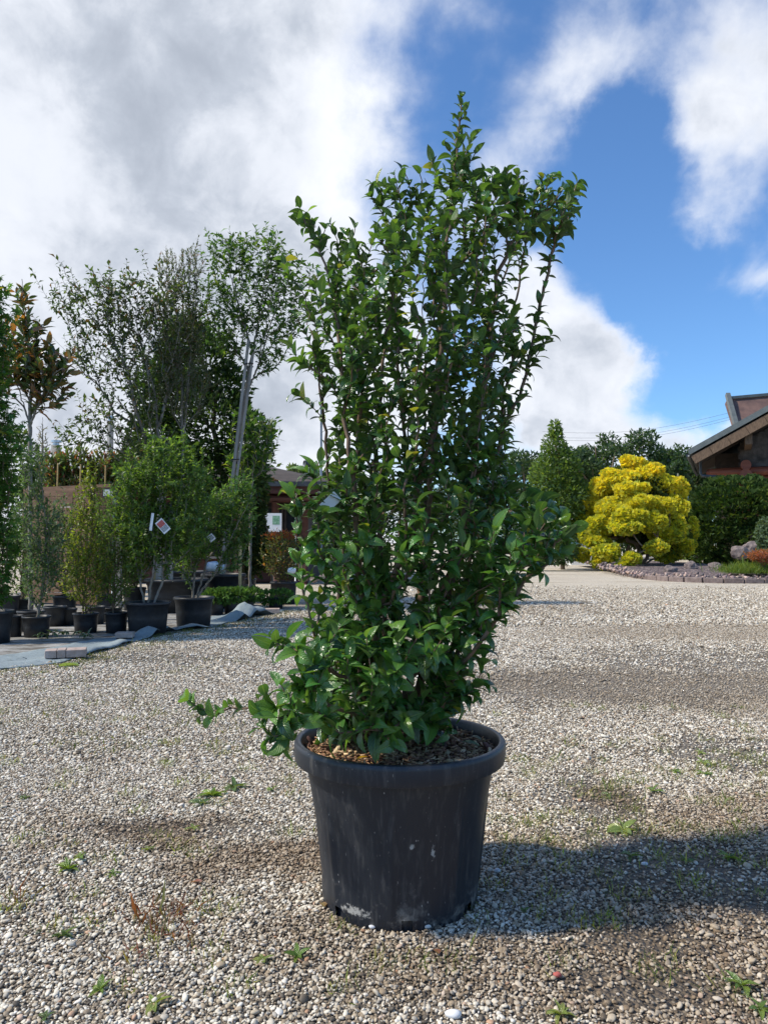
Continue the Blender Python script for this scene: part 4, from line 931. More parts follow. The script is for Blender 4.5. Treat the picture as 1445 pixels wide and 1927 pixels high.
# big tubs behind
for (cx, tp_, bt, w, lab) in ((334, 1088, 1155, 118, 'widest black tub behind the two front pots'), (422, 1079, 1146, 84, 'large black tub under the maple stakes'), (350, 1074, 1120, 92, 'large black tub at the back whose rim shows above the widest tub'),
                              (470, 1088, 1128, 27, 'narrow black pot right of the large tub'), (462, 1100, 1136, 32, 'low black pot in front of the narrow one')):
    pot_at(cx, tp_, bt, w, None, 'planter_tub', lab, group='black tubs behind the front row')
# creeping conifers in pots
for (cx, tp_, bt, w, sx, lab) in ((409, 1124, 1158, 30, 22, 'creeping conifer in small pot nearest the big front pot'), (437, 1122, 1156, 30, 24, 'creeping conifer in the second small pot'), (466, 1122, 1152, 30, 24, 'creeping conifer behind the raised fold of fabric'), (520, 1124, 1146, 32, 30, 'creeping conifer in the rightmost small pot')):
    rt, bs, hh, rr = potted(cx, tp_, bt, w, lab, 'creeping_conifer'); d = bs.y
    dense(None, None, None, bs, [(Vector((bs.x, bs.y, hh+.03)), (sx*d/F, sx*d/F*.9, .09)), (Vector((bs.x-.1, bs.y-.05, hh)), (sx*d/F*.7, .2, .10)), (Vector((bs.x+.12, bs.y, hh+.03)), (sx*d/F*.6, .2, .10))], 1500, .075, NARROW+SCR, [(3, (.06, .13, .03)), (2, (.09, .19, .04)), (1, (.13, .25, .05))], root=rt, outw=.75, depth=.6)
# reddish nandina
rt, bs, hh, rr = potted(535, 1094, 1138, 52, 'bushy shrub with red-bronze new tips in black pot near the shop'); d = bs.y
plant(None, None, None, bs, [[(bs.x+o_, d, hh*.9), at(533+o_*100, 1040, d)] for o_ in (-.1, 0, .1)], [pxblob(533, 1055, 40, 38, d), pxblob(530, 1025, 34, 22, d)], 380, .22, .035, .055, NARROW+DIA, [(4, (.055, .085, .025)), (2, (.11, .11, .025)), (1, (.16, .07, .025))], root=rt, r_tip=.003, droop=-.1)
plant('bronze_tips', None, None, bs, [[(bs.x+o_, d, .9), at(533+o_*100, 1010, d)] for o_ in (-.1, .1)], [pxblob(530, 1010, 34, 10, d)], 110, .1, .03, .055, NARROW, [(2, (.30, .07, .03)), (1, (.20, .12, .03))], root=rt, r_tip=.002, droop=-.4)
# narrow dark conifer in front of the shop
bb = at(512, 1100, 17.5); bb.z = 0; d = 17.5
dense('narrow_conifer', 'narrow dark yew-like conifer standing before the shop windows', 'tree', bb, [pxblob(486, 930, 14, 50, d), pxblob(478, 990, 20, 50, d), pxblob(488, 1040, 22, 40, d), pxblob(470, 1050, 22, 35, d)], 5500, .10, NARROW+SCR, [(3, (.035, .06, .018)), (2, (.055, .085, .025)), (1, (.09, .10, .03))], depth=.6, outw=.5, trunk=[[bb, at(492, 900, d)]])
# posts and canes among tubs
for (x, y0, y1, d, w, mt, nm, lab, ct) in ((452, 905, 1085, 15.2, .065, 'bamboo', 'bamboo_cane', 'thick yellow bamboo cane rising from the large tub', 'cane'), (300, 905, 1090, 14.5, .10, 'stake', 'wooden_stake', 'square grey post behind the hanging labels', 'post'), (322, 1000, 1090, 14.4, .07, 'stake', 'wooden_stake', 'short pale stake in the widest tub', 'post'), (292, 1030, 1080, 14.6, .05, 'bamboo', 'bamboo_cane', 'short cane left of the grey post', 'cane'),
                                   (224, 985, 1120, 13.0, .09, 'stake', 'wooden_stake', 'grey post behind the low green shrub', 'post')):
    pb, pt = at(x, y1, d), at(x, y0, d); o = thing(nm, lab, ct, pb)
    if mt == 'bamboo': add('cane', MB().tube([(0, 0, -.3), (0, 0, (pt.z-pb.z)*.5), (-.02, 0, pt.z-pb.z)], w/2, 8).mesh('cane', M[mt], True), o)
    else: add('post', MB().bar((0, 0, -.4), (0, 0, pt.z-pb.z), w, w).mesh('post', M[mt]), o)
# sacks on the tub table
for (x, y, w, h, lab) in ((405, 1066, 19, 10, 'blue and white sack lying on the tubs'), (549, 1074, 8, 6, 'white sack left behind the bronze-tipped shrub')):
    c_ = at(x, y, 15.0); r = w*15.0/F; hh_ = h*15.0/F
    V, Fs = [], []
    for j in range(7):
        for i in range(14):
            a_ = 2*pi*i/14; t_ = (j/6-.5)*pi; q = 1+.12*mn.noise(Vector((i*.9, j*.8, x))); V.append((r*math.cos(a_)*math.cos(t_)**.6*q, .7*r*math.sin(a_)*math.cos(t_)**.6*q, hh_*math.sin(t_)*q))
    for j in range(6):
        for i in range(14): k = (i+1) % 14; Fs.append((j*14+i, j*14+k, (j+1)*14+k, (j+1)*14+i))
    tag(add('sack', mesh('sack', V, Fs, M['blue'] if x < 500 else M['white'], True), loc=c_), lab, 'sack')

# ---- labels hanging in plants
def hang_tag(px, py, d, w, h, tilt, label, front=None, yaw=0.0, name='plant_label'):
    o = thing(name, label, 'label', at(px, py, d)); o.rotation_euler = (0, tilt, yaw); k_ = d/F; w *= k_; h *= k_
    add('card', MB().box(-w/2, w/2, -.0012, .0, -h/2, h/2).mesh('card', M['white']), o)
    if front:
        for i, (x0, x1, z0, z1, mt) in enumerate(front): add('print', MB().box(x0*w, x1*w, -.0025, -.0016, z0*h, z1*h).mesh('print', M[mt]), o)
    add('tie', MB().tube([(0, 0, h/2-.005), (.01, 0, h/2+.05)], .0012, 4).mesh('tie', M['black']), o)
    return o
hang_tag(307, 990, 10.6, 16, 27, -.72, 'white label card with red flower photo hanging in the bright green shrub', [(-.42, .42, .0, .40, 'paper_red'), (-.42, .42, -.38, -.02, 'paper_grey')])
hang_tag(286, 982, 10.6, 5, 33, .12, 'narrow white strip label hanging left of the red flower card')
hang_tag(398, 1012, 11.3, 12, 13, -.7, 'small tilted label card in the three-stemmed shrub', [(-.38, .38, -.3, .4, 'paper_grey')])
hang_tag(387, 979, 15.5, 13, 16, 0, 'square pale label card in shade behind the three-stemmed shrub', [(-.3, .3, -.2, .3, 'paper_grey')])
hang_tag(622, 945, 2.70, 38, 22, -.75, 'white label caught in the left side of the big shrub', None, .3)
hang_tag(684, 548, 2.8, 10, 26, .3, 'pale strip label high in the big shrub')

# ---- blue-grey geotextile with its turned-up edge
edge = [(-60, 1272), (0, 1262), (110, 1250), (190, 1228), (262, 1208), (300, 1194), (340, 1187), (390, 1184), (430, 1174), (475, 1164), (515, 1157), (538, 1150)]
EP = resample([gp(x, y) for x, y in edge], .05); ns = len(EP)
se = np.concatenate([[0], np.cumsum(np.linalg.norm(np.diff(EP, axis=0), axis=1))]); Ls = se[-1]
Tn = norm(np.gradient(EP, axis=0)); Nn_ = np.stack([-Tn[:, 1], Tn[:, 0], 0*Tn[:, 0]], 1)
def sof(px):
    q = gp(px, float(np.interp(px, [e[0] for e in edge], [e[1] for e in edge]))); return se[int(np.argmin(np.linalg.norm(EP-np.array(tuple(q)), axis=1)))]
peaks = [(sof(292), .35, .13, .22), (sof(318), .25, .10, .15), (sof(365), .3, .07, .2), (sof(455), .35, .17, .25), (sof(482), .4, .26, .4), (sof(500), .25, .14, .3), (sof(180), .9, .05, .3), (sof(240), .4, .05, .2)]
V, Fs = [], []; nt = 22
for i in range(ns):
    s_ = se[i]; wdt = np.interp(s_/Ls, [0, .25, .5, .65, .8, 1], [1.0, .85, .4, .35, .8, .15])
    for j in range(nt+1):
        t_ = j/nt; u_ = t_*wdt
        z = .008+.03*math.exp(-((t_*wdt-.05)/.05)**2)*(.4+mn.noise(Vector((s_*1.3, 4, 0))))
        for (pc_, pw, ph_, po_) in peaks:
            z += ph_*max(0, 1-abs((s_-pc_+.4*(u_-po_*.5))/pw))**1.3*math.exp(-((u_-po_*.5)/(.12+po_*.25))**2)
        z += .022*mn.noise(Vector((s_*2.4, u_*5, 1)))+.012*mn.noise(Vector((s_*7, u_*9, 7)))
        p_ = EP[i]+Nn_[i]*(u_+.03*math.sin(s_*5)+.05*mn.noise(Vector((s_*1.5, 0, 9)))); V.append((p_[0], p_[1], max(.006+.0, z)))
for i in range(ns-1):
    for j in range(nt): a_ = i*(nt+1)+j; Fs.append((a_, a_+1, a_+nt+2, a_+nt+1)[::-1])
fab = tag(add('ground_fabric', mesh('ground_fabric', V, Fs, M['fabric'], True)), 'crumpled blue-grey ground fabric edging the nursery plot on the gravel', 'fabric')
sm = fab.modifiers.new('thick', 'SOLIDIFY'); sm.thickness = .004; sm.offset = 1
# pavers holding it down
def paver(px, py, w, h, dd, rz, lab, z=.03):
    p_ = gp(px, py); k_ = p_.y/F; o = add('paver', MB().box(-w*k_/2, w*k_/2, 0, dd, 0, h*k_).mesh('paver', M['paver']), loc=(p_.x, p_.y, z), rot=(0, 0, rz)); bevel(o, .008, 2); tag(o, lab, 'paver', 'pavers weighting the fabric'); return o
pv = thing('paver_pair', 'two long concrete pavers side by side on the fabric edge nearest the camera', 'paver', gp(124, 1243)+Vector((0, 0, .03)), -.0)
pv.rotation_euler = (0, 0, .32)
for i, (x0, x1) in enumerate(((-.215, -.095), (-.09, .0), (.005, .21))):
    o = bevel(add('paver', MB().box(x0, x1, 0, .20+.01*i, 0, .085+.004*(i % 2)).mesh('paver', M['paver']), pv), .007, 2)
paver(233, 1205, 32, 10, .16, .1, 'worn concrete paver in front of the large black pot', .03)
paver(511, 1156, 31, 8, .2, .15, 'pale paver at the far right end of the fabric', .02)
# leafy clippings lying on the mat
cl_ = gp(118, 1203); cb = thing('cut_branch', 'cut leafy branch lying on the mat before the crooked-stem pot', 'cut branch', (cl_.x, cl_.y, .02))
pts_ = [np.array([-.33+.66*t, .08*math.sin(t*3), .03+.05*math.sin(t*3.1)]) for t in np.linspace(0, 1, 9)]
add('twig', MB().tube(pts_, .006, 5).mesh('twig', M['bark']), cb)
Pq = np.array([pts_[i] for i in rng.integers(0, 9, 60)])+rng.normal(0, .015, (60, 3))*np.array([1, 1, .4]); Dq = rng.normal(size=(60, 3))*np.array([1, .8, .35]); 
Vq, Fq, Uq, Tq = scatter(BIG, Pq, Dq, np.column_stack([rng.normal(0, .4, (60, 2)), np.ones(60)]), rng.uniform(.07, .12, 60), tints(60, [(2, (.09, .14, .07)), (1, (.22, .28, .16))]))
add('leaves', mesh('leaves', Vq, Fq, M['leaf'], True, uv=Uq, tint=Tq), cb)

# ------------------------------------------------------------------ right side
# golden cypress
d = 37.5; bb = gp(1205, 1072); bb.z = 0; d = bb.y
gb = []
def lobe(x, y, rx, ry, dz=0.0):
    x = x-4; c0, r0 = pxblob(x, y, rx*.76, ry*.68, d+dz*1.3, rx*d/F*.6); gb.append((c0, r0))
    for q in range(9):                      # each pad is itself made of smaller tufts
        u = norm(rng.normal(size=3)); u[1] = -abs(u[1]); u[2] = u[2]*.8+.15; f = rng.uniform(.24, .52)
        gb.append((c0+Vector((u[0]*r0[0]*.92, u[1]*r0[1]*.92, u[2]*r0[2]*.95)), (r0[0]*f, r0[1]*f, r0[2]*f*1.05)))
for a_ in [(1195, 876, 28, 20, 0), (1215, 895, 40, 24, -.2), (1170, 905, 40, 24, -.3), (1250, 915, 44, 26, 0), (1140, 925, 36, 26, 0), (1190, 925, 36, 22, -1.1), (1278, 925, 22, 28, .2), (1118, 955, 26, 26, 0), (1155, 958, 38, 28, -.8), (1205, 950, 34, 20, -1.5), (1240, 955, 34, 22, -1.2), (1270, 960, 30, 28, -.4),
           (1106, 985, 24, 18, 0), (1135, 990, 34, 22, -.9), (1185, 975, 36, 24, -1.8), (1180, 995, 34, 14, -1.9), (1232, 985, 32, 22, -1.7), (1270, 995, 34, 30, -.6), (1100, 1000, 20, 14, -.2), (1110, 1012, 22, 16, -.6), (1128, 1020, 28, 14, -.8), (1098, 1045, 18, 16, -.9), (1143, 1042, 30, 22, -1.6), (1133, 1060, 16, 12, -1.5),
           (1192, 1052, 20, 14, -2.1), (1178, 1064, 14, 9, -2.1), (1237, 1032, 24, 16, -2.1), (1285, 1030, 28, 26, -.2), (1255, 1010, 34, 20, -.8), (1298, 1000, 20, 30, .4), (1260, 1045, 30, 18, .3)]: lobe(*a_)
dense('golden_cypress', 'large rounded golden-yellow cypress of billowing pads beside the stone-edged bed', 'tree', bb, gb, 70000, .13, FAN, [(4, (.66, .63, .05)), (3, (.52, .53, .045)), (2, (.26, .32, .04)), (1, (.74, .70, .10))],
      mat='gold', lump=.10, trunk=[[bb, bb+Vector((-.1, 0, 1.0)), at(1200, 990, d), at(1200, 900, d)], [at(1200, 1030, d), at(1180, 1012, d-.4), at(1120, 1010, d-.6)]], bark='bark', depth=.42, outw=.62, upb=.45, topc=[(3, (.80, .70, .055)), (2, (.68, .62, .05)), (.6, (.34, .38, .05))])
core = [pxblob(1190, 930, 62, 46, d+.3, 1.4), pxblob(1200, 975, 84, 42, d+.5, 1.7), pxblob(1240, 1010, 50, 32, d+.6, 1.2)]  # green inner foliage, tinted darker to paint shade into gaps between pads
inn = bpy.data.objects.new('tmp', None)
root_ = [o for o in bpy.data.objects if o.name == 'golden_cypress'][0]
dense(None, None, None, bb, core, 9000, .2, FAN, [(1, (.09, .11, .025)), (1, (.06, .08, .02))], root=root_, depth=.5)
bpy.data.objects.remove(inn)
# clipped dark mound
bb = gp(1385, 1062); bb.z = 0; d = 41.0; bb = Vector((at(1385, 1022, d).x, d, 0))
gb = [pxblob(1385, 960, 78, 62, d, 2.6), pxblob(1345, 985, 50, 68, d, 2.2), pxblob(1430, 990, 60, 72, d, 2.4), pxblob(1480, 960, 60, 66, d, 2.4), pxblob(1320, 1020, 30, 40, d, 1.4), pxblob(1390, 1020, 70, 48, d, 2.8)]
dense('clipped_yew', 'huge dark green rounded clipped yew mound below the log house', 'hedge', bb, gb, 26000, .20, SCR+FAN[:1], [(4, (.022, .05, .014)), (3, (.04, .08, .018)), (1.5, (.085, .13, .022))], depth=.16, outw=.8, upb=.5)
# small weeping conifer at right edge
d = 31; bb = Vector((at(1450, 1022, d).x, d, 0)); dense('weeping_conifer', 'small grey-green rounded conifer cut by the right picture edge', 'shrub', bb, [pxblob(1447, 1005, 22, 32, d, .5), pxblob(1455, 1035, 26, 22, d, .6)], 3500, .12, SCR, [(3, (.07, .11, .06)), (2, (.10, .15, .08))], outw=.4, upb=-.3)
d = 27.5; bb = Vector((at(1436, 1022, d).x, d, 0))
plant('dwarf_maple', 'small rust-coloured maple in the rock bed at right edge', 'shrub', bb, [[bb, at(1437, 1060, d), at(1430, 1045, d)]], [pxblob(1434, 1046, 26, 11, d, .5)], 170, .25, .05, .09, NARROW+DIA, [(3, (.25, .085, .035)), (1, (.16, .05, .03))], r_tip=.004)
# bed: mulch ground, kerb, rocks, grass
kb = [(1160, 1079), (1200, 1089), (1250, 1094), (1310, 1097), (1380, 1098), (1450, 1098), (1560, 1096)]
KP = resample([gp(x, y) for x, y in kb], .62)
bedV = [(p[0], p[1]+.1, .05) for p in KP]; back = [(p[0]+1.5, 44, .25) for p in KP]
mb_ = MB(); nB = len(bedV); rowsb = 10
Vb = []
for j in range(rowsb+1):
    t_ = j/rowsb
    for i in range(nB):
        a_, b_ = Vector(bedV[i]), Vector(back[i]); q = a_.lerp(b_, t_); q.z = .05+.22*math.sin(min(1, t_*1.8)*pi/2)+.05*mn.noise(q*.8); Vb.append(q)
Fb = [(j*nB+i, j*nB+i+1, (j+1)*nB+i+1, (j+1)*nB+i) for j in range(rowsb) for i in range(nB-1)]
m, g, p = new_mat('purple grey rock mulch'); P_ = pos(g); vc = g.voro(P_, 11, out='Color'); s3 = g.n.new('ShaderNodeSeparateColor'); g.l.new(vc, s3.inputs[0])
g.l.new(g.ramp(s3.outputs[0], [(0, (.05, .035, .04)), (.5, (.13, .095, .095)), (.85, (.22, .17, .16)), (1, (.42, .34, .30))]), p.inputs['Base Color']); p.inputs['Roughness'].default_value = .95
g.l.new(bump(g, g.m('MULTIPLY', g.voro(P_, 11), -1), .08), p.inputs['Normal']); M['mulch'] = m
structure('rock_bed', mesh('rock_bed', Vb, Fb, M['mulch'], True))
kt = thing('bed_kerb', 'low dark stone kerb round the planted bed at right', 'kerb', tuple(KP[0]))
for i in range(len(KP)-1):
    a_, b_ = Vector(KP[i])-Vector(KP[0]), Vector(KP[i+1])-Vector(KP[0]); q = (b_-a_)*.02; z = .06+random.uniform(-.01, .015)
    o = bevel(add('kerb_stone', MB().bar(a_+q+Vector((0, 0, z)), b_-q+Vector((0, random.uniform(-.02, .02), z+random.uniform(-.01, .01))), .16, .2).mesh('kerb_stone', M['kerb']), kt), .02, 2)
def boulder(px, py, w, h, d, lab):
    bm = bmesh.new(); bmesh.ops.create_icosphere(bm, subdivisions=3, radius=1); k_ = d/F; of_ = Vector((px, py, 1))
    for v in bm.verts:
        f = 1+.35*mn.noise(v.co*1.3+of_)+.12*mn.noise(v.co*3.5+of_); v.co = Vector((v.co.x*w*k_/2*f, v.co.y*w*k_*.4*f, v.co.z*h*k_*.6*f))
    me = bpy.data.meshes.new('boulder'); bm.to_mesh(me); bm.free(); me.materials.append(M['rock']); tag(add('boulder', me, loc=at(px, py, d)), lab, 'rock', 'rocks in the planted bed' if px > 900 else 'rocks before the shop')
for a_ in ((572, 1088, 22, 12, 24.2, 'low rock before the shop right of the bronze-tipped shrub'), (592, 1090, 16, 10, 24.0, 'small round rock before the shop'), (610, 1087, 22, 13, 24.3, 'dark boulder before the shop column'), (1260, 1076, 26, 20, 30, 'rounded boulder right of the golden cypress trunk'), (1299, 1066, 24, 16, 32, 'grey boulder behind the light stones'), (1390, 1040, 32, 22, 34, 'brown boulder left of the rust maple'), (1415, 1034, 36, 24, 35, 'large mossy boulder behind the rust maple'),
           (1345, 1066, 26, 12, 33, 'low flat rock in the middle of the bed'), (1440, 1040, 30, 26, 36, 'tall rock cut by the right edge behind the conifer')): boulder(*a_)
# light stones strewn in the bed
ns_ = 420; uu = rng.random(ns_); ii = (uu*(len(KP)-2)).astype(int)
Ps_ = np.array([KP[i] for i in ii])+np.column_stack([rng.uniform(-.3, .3, ns_), rng.gamma(2, .9, ns_)+.15, np.full(ns_, .1)]); Ps_[:, 2] = .09+.045*Ps_[:, 1]*0+np.minimum(.42, (Ps_[:, 1]-27)*.03).clip(.04)
Vq, Fq, Uq, Tq = scatter([(cv*np.array([2.2, 1, 3]), cf, cv[:, :2])], Ps_, rng.normal(size=(ns_, 3)), rng.normal(size=(ns_, 3)), rng.uniform(.05, .14, ns_), tints(ns_, [(1, (.45, .33, .27)), (1, (.26, .19, .17)), (1, (.14, .11, .11))]))
tag(add('bed_stones', mesh('bed_stones', Vq, Fq, M['chip'], tint=Tq)), 'pinkish broken stones strewn along the bed edge', 'stones', kind='stuff')
def blades(name, label, centres, n, spread, hgt, cols, kind='stuff', cat='grass', z0=.0, wid=.05):
    P = np.repeat(np.array(centres, float), n, 0); P = P+rng.normal(0, 1, P.shape)*np.array([spread, spread, 0]); P[:, 2] += z0
    D = np.column_stack([rng.normal(0, .45, len(P)), rng.normal(0, .45, len(P)), np.ones(len(P))]); N = rng.normal(size=(len(P), 3))*np.array([1, 1, .2])
    bl = [diamond_template(wid, .25, .1), diamond_template(wid*.8, .45, .1)]
    V, Fc, U, T = scatter(bl, P, D, N, hgt*rng.lognormal(0, .3, len(P)), tints(len(P), cols, .15)); o = add(name, mesh(name, V, Fc, M['bgleaf'], uv=U, tint=T))
    return tag(o, label, cat, kind=kind)
gc = [tuple(at(x, y, 28)) for x, y in ((1390, 1085), (1405, 1083), (1420, 1080), (1435, 1083), (1450, 1080), (1412, 1086), (1430, 1088), (1445, 1086), (1470, 1084))]
gc = [(a_, b_, .2) for a_, b_, c_ in gc]
blades('low_grass', 'bright yellow-green grass cushion in the bed at right', gc, 900, .35, .28, [(2, (.12, .20, .03)), (1, (.19, .24, .04))])

# light green conical hornbeam
d = 38.0; bb = Vector((at(1058, 1022, d).x, d, 0))
gb = [pxblob(1045, 815, 10, 26, d), pxblob(1042, 850, 24, 34, d), pxblob(1058, 890, 34, 44, d), pxblob(1030, 900, 34, 44, d), pxblob(1065, 935, 40, 40, d), pxblob(1040, 960, 44, 45, d), pxblob(1072, 975, 34, 36, d), pxblob(1055, 1010, 38, 36, d)]
dense('hornbeam', 'conical light green tree between the big shrub and the golden cypress', 'tree', bb, gb, 15000, .20, DIA, [(3, (.09, .155, .035)), (2, (.13, .20, .04)), (2, (.06, .11, .025))], mat='bgleaf', depth=.7, trunk=[[bb, at(1056, 950, d), at(1046, 830, d)]], outw=.5)
d = 36.0; bb = Vector((at(1068, 1022, d).x, d, 0))
dense('round_shrub', 'dark clipped shrub at the foot of the conical tree', 'shrub', bb, [pxblob(1062, 1030, 24, 30, d), pxblob(1040, 1035, 40, 26, d), pxblob(1000, 1035, 40, 26, d)], 6000, .14, DIA, DARKG, mat='bgleaf', depth=.3)
# white outbuilding glimpsed between
d = 46; a_ = at(1074, 1022, d); wb = thing('white_outbuilding', 'white shed glimpsed left of the golden cypress', 'building', (a_.x, d, 0)); ww = 1.7
add('wall', MB().box(0, ww, 0, 3, 0, 2.0).mesh('wall', M['whitewall']), wb); add('roof', mesh('roof', [(-.2, -.3, 2.0), (ww+.2, -.3, 2.0), (ww+.2, 3.2, 2.9), (-.2, 3.2, 2.9), (-.2, -.3, 2.08), (ww+.2, -.3, 2.08), (ww+.2, 3.2, 2.98), (-.2, 3.2, 2.98)], BOXF, M['white']), wb)
# log house at right
DF = 44.0; kf = DF/F; DW = 47.5; kw = DW/F
ex, ez = at(1306, 1022, DF).x, 1.3+(1022-856)*kf
lh = thing('log_house', 'dark shingled log house with wide weathered gable at the right edge', 'building', (ex, DF, 0), math.radians(-24)); O = lh.location
slope = ((1022-782)-(1022-858))*kf/((1445-1306)*kf)
rx = ex+9.5; rz = ez+9.5*slope
def L(x, y, z): return Vector((x, y, z))-O
Rm = Matrix.Rotation(math.radians(24), 3, 'Z')
def Wp(p): return Rm@(p-O)                      # a point of the yard in the turned house's own frame
th = .38
def roofslab(x0, z0, x1, z1, y0, y1, t): return [tuple(L(*v)) for v in ((x0, y0, z0), (x1, y0, z1), (x1, y1, z1), (x0, y1, z0), (x0, y0, z0+t), (x1, y0, z1+t), (x1, y1, z1+t), (x0, y1, z0+t))]
add('roof', mesh('roof', roofslab(ex-.25, ez+.0, rx, rz+.13, DF, DF+14, .34), BOXF, M['sheetroof']), lh)
add('roof', mesh('roof', roofslab(rx, rz+.13, rx+9.75, ez, DF, DF+14, .34), BOXF, M['sheetroof']), lh)
ln = math.hypot(rx-ex, rz-ez)
nb = 10
for i in range(nb):
    a_ = L(ex+(rx-ex)*i/nb, DF+.1, ez+(rz-ez)*i/nb-.27); b_ = L(ex+(rx-ex)*(i+1)/nb-.02, DF+.1, ez+(rz-ez)*(i+1)/nb-.28)
    add('fascia_board', MB().bar(a_, b_, .09, .50).mesh('fascia_board', M['fascia']), lh)
for i in range(14):                                   # rafters/boards seen under the eave
    y = DF+.35+i*.27; add('rafter', MB().bar(L(ex+.1, y, ez-.16), L(rx, y, rz-.16), .10, .22).mesh('rafter', M['darkwood']), lh)
add('soffit', mesh('soffit', roofslab(ex, ez-.06, rx, rz-.06, DF+.06, DF+13.9, .05), BOXF, M['darkwood']), lh)
wx = at(1385, 1022, DW).x-1.5; wz = 1.3+(1022-886)*kw
zc_ = lambda x: ez+(x-ex)*slope-.35
add('gable_wall', mesh('gable_wall', [tuple(L(*v)) for v in ((wx+.05, DW, 0), (rx, DW, 0), (rx, DW, zc_(rx)), (wx+.05, DW, zc_(wx)), (wx+.05, DW+9, 0), (rx, DW+9, 0), (rx, DW+9, zc_(rx)), (wx+.05, DW+9, zc_(wx)))], [(0, 1, 2, 3), (7, 6, 5, 4), (0, 3, 7, 4), (1, 5, 6, 2), (3, 2, 6, 7), (0, 4, 5, 1)], M['darkwood']), lh)
sh = MB()
z = wz+.1; row = 0
while z < zc_(rx-.5):
    x = wx-(.0 if row % 2 else .1)
    while x < rx-3.0:
        w_ = random.uniform(.2, .3)
        if zc_(x) > z+.05: 
            pr = random.uniform(.02, .05); x0, x1 = x, x+w_-.012; z1 = min(z+.30, zc_(x)-.02)
            sh.raw([tuple(L(*v)) for v in ((x0, DW-pr-.03, z), (x1, DW-pr-.03, z), (x1, DW-.003, z), (x0, DW-.003, z), (x0, DW-.02, z1), (x1, DW-.02, z1), (x1, DW-.004, z1), (x0, DW-.004, z1))], BOXF)
        x += w_
    z += .24; row += 1
tag(add('shingles', sh.mesh('shingles', M['shingle']), lh), kind='stuff')
zb = 1.3+(1022-892)*kw
add('log_beam', MB().tube([L(at(1326, 1022, DW).x-1.45, DW-.3, zb+.05), L(at(1332, 1022, DW).x-1.45, DW-.3, zb+.03), L(at(1350, 1022, DW).x-1.45, DW-.3, zb), L(rx, DW-.3, zb)], [.14, .21, .27, .27], 16).mesh('log_beam', M['redlog'], True), lh)
for j, (yy, r) in enumerate(((897, .34), (879, .29))):
    c_ = at(1398, yy, DW-.9)-Vector((1.3, 0, 0)); add('log_end', MB().tube([L(c_.x, DW-.95, c_.z), L(c_.x, DW+.3, c_.z)], r, 18).mesh('log_end', M['redlog']), lh)
for j in range(5): add('wall_log', MB().tube([L(wx-.3, DW-.1, zb-.55*(j+1)), L(rx, DW-.1, zb-.55*(j+1))], .27, 12).mesh('wall_log', M['redlog'], True), lh)
c_ = at(1392, 833, DF+1.2)-Vector((.3, 0, 0)); add('bracket', MB().box(*(L(c_.x-.25, DF+.8, c_.z-.32).x, L(c_.x+.12, DF, 0).x), L(0, DF+.4, 0).y, L(0, DW, 0).y, c_.z-.35, c_.z+.25).mesh('bracket', M['fascia']), lh)
c_ = at(1310, 1022, DF+.6); add('downpipe', MB().tube([L(c_.x, DF+.6, ez-.1), L(c_.x, DF+.6, ez-1.0), L(c_.x+.05, DF+.6, ez-1.15), L(c_.x+1.2, DF+1.0, ez-1.22)], .085, 8).mesh('downpipe', M['gutter'], True), lh)
add('gutter', MB().tube([L(ex-.28, DF, ez+.02), L(ex-.28, DF+14, ez+.02)], .12, 8).mesh('gutter', M['gutter'], True), lh)
# raised copper roof behind
d = 53; A1, A2 = Wp(at(1367, 752, d)), Wp(at(1386, 812, d-2)); B1, B2 = Wp(at(1640, 728, d)), Wp(at(1640, 812, d-2))
V = [A1, B1, B2, A2]; th_ = Rm@Vector((0, .35, -.25)); Vr = [tuple(v) for v in V]+[tuple(v+th_) for v in V]
add('upper_roof', mesh('upper_roof', Vr, [(0, 3, 2, 1), (4, 5, 6, 7), (0, 1, 5, 4), (1, 2, 6, 5), (2, 3, 7, 6), (3, 0, 4, 7)], M['copper']), lh)
up_ = Vector((0, 0, .1)); fw_ = Rm@Vector((0, -.12, 0))
add('ridge_cap', MB().bar(A1+up_, B1+up_, .3, .18).mesh('ridge_cap', M['sheetroof']), lh)
add('verge_trim', MB().bar(A1+fw_+Vector((0, 0, .35)), A2+fw_, .28, .3).mesh('verge_trim', M['sheetroof']), lh)
add('side_wall', MB().box(L(ex+1.1, 0, 0).x, L(wx, 0, 0).x+.02, L(0, DW+1.2, 0).y, L(0, DW+9, 0).y, 0, ez+.5).mesh('side_wall', M['darkwood']), lh)

# distant tree belt
far = [(985, 900, 66, 66, 62, 'dark tree far behind the big shrub, left of the conical tree'), (1120, 866, 66, 66, 60, 'spreading dark tree just right of the conical tree'), (1080, 900, 50, 60, 70, 'blue-green tree behind the conical tree'), (1180, 874, 70, 72, 64, 'broad dark tree rising above the golden cypress'), (1258, 882, 56, 66, 66, 'rounded blue-green tree between cypress and log house'),
       (1312, 892, 46, 62, 60, 'dark tree tucked under the left eave of the log house'), (900, 930, 70, 60, 66, 'far tree seen through the middle of the big shrub'), (810, 945, 70, 55, 70, 'far tree behind the stems of the big shrub'), (700, 940, 70, 50, 68, 'low far tree behind the left side of the big shrub'), (620, 930, 50, 45, 66, 'small far tree right of the metal pole'), (562, 900, 26, 26, 60, 'small light tree behind the roof lamp'),
       (1420, 930, 70, 60, 62, 'dark tree behind the log house'), (1530, 900, 80, 90, 66, 'tall tree behind the log house beyond the right edge'), (-120, 900, 120, 120, 50, 'tall tree beyond the left picture edge')]
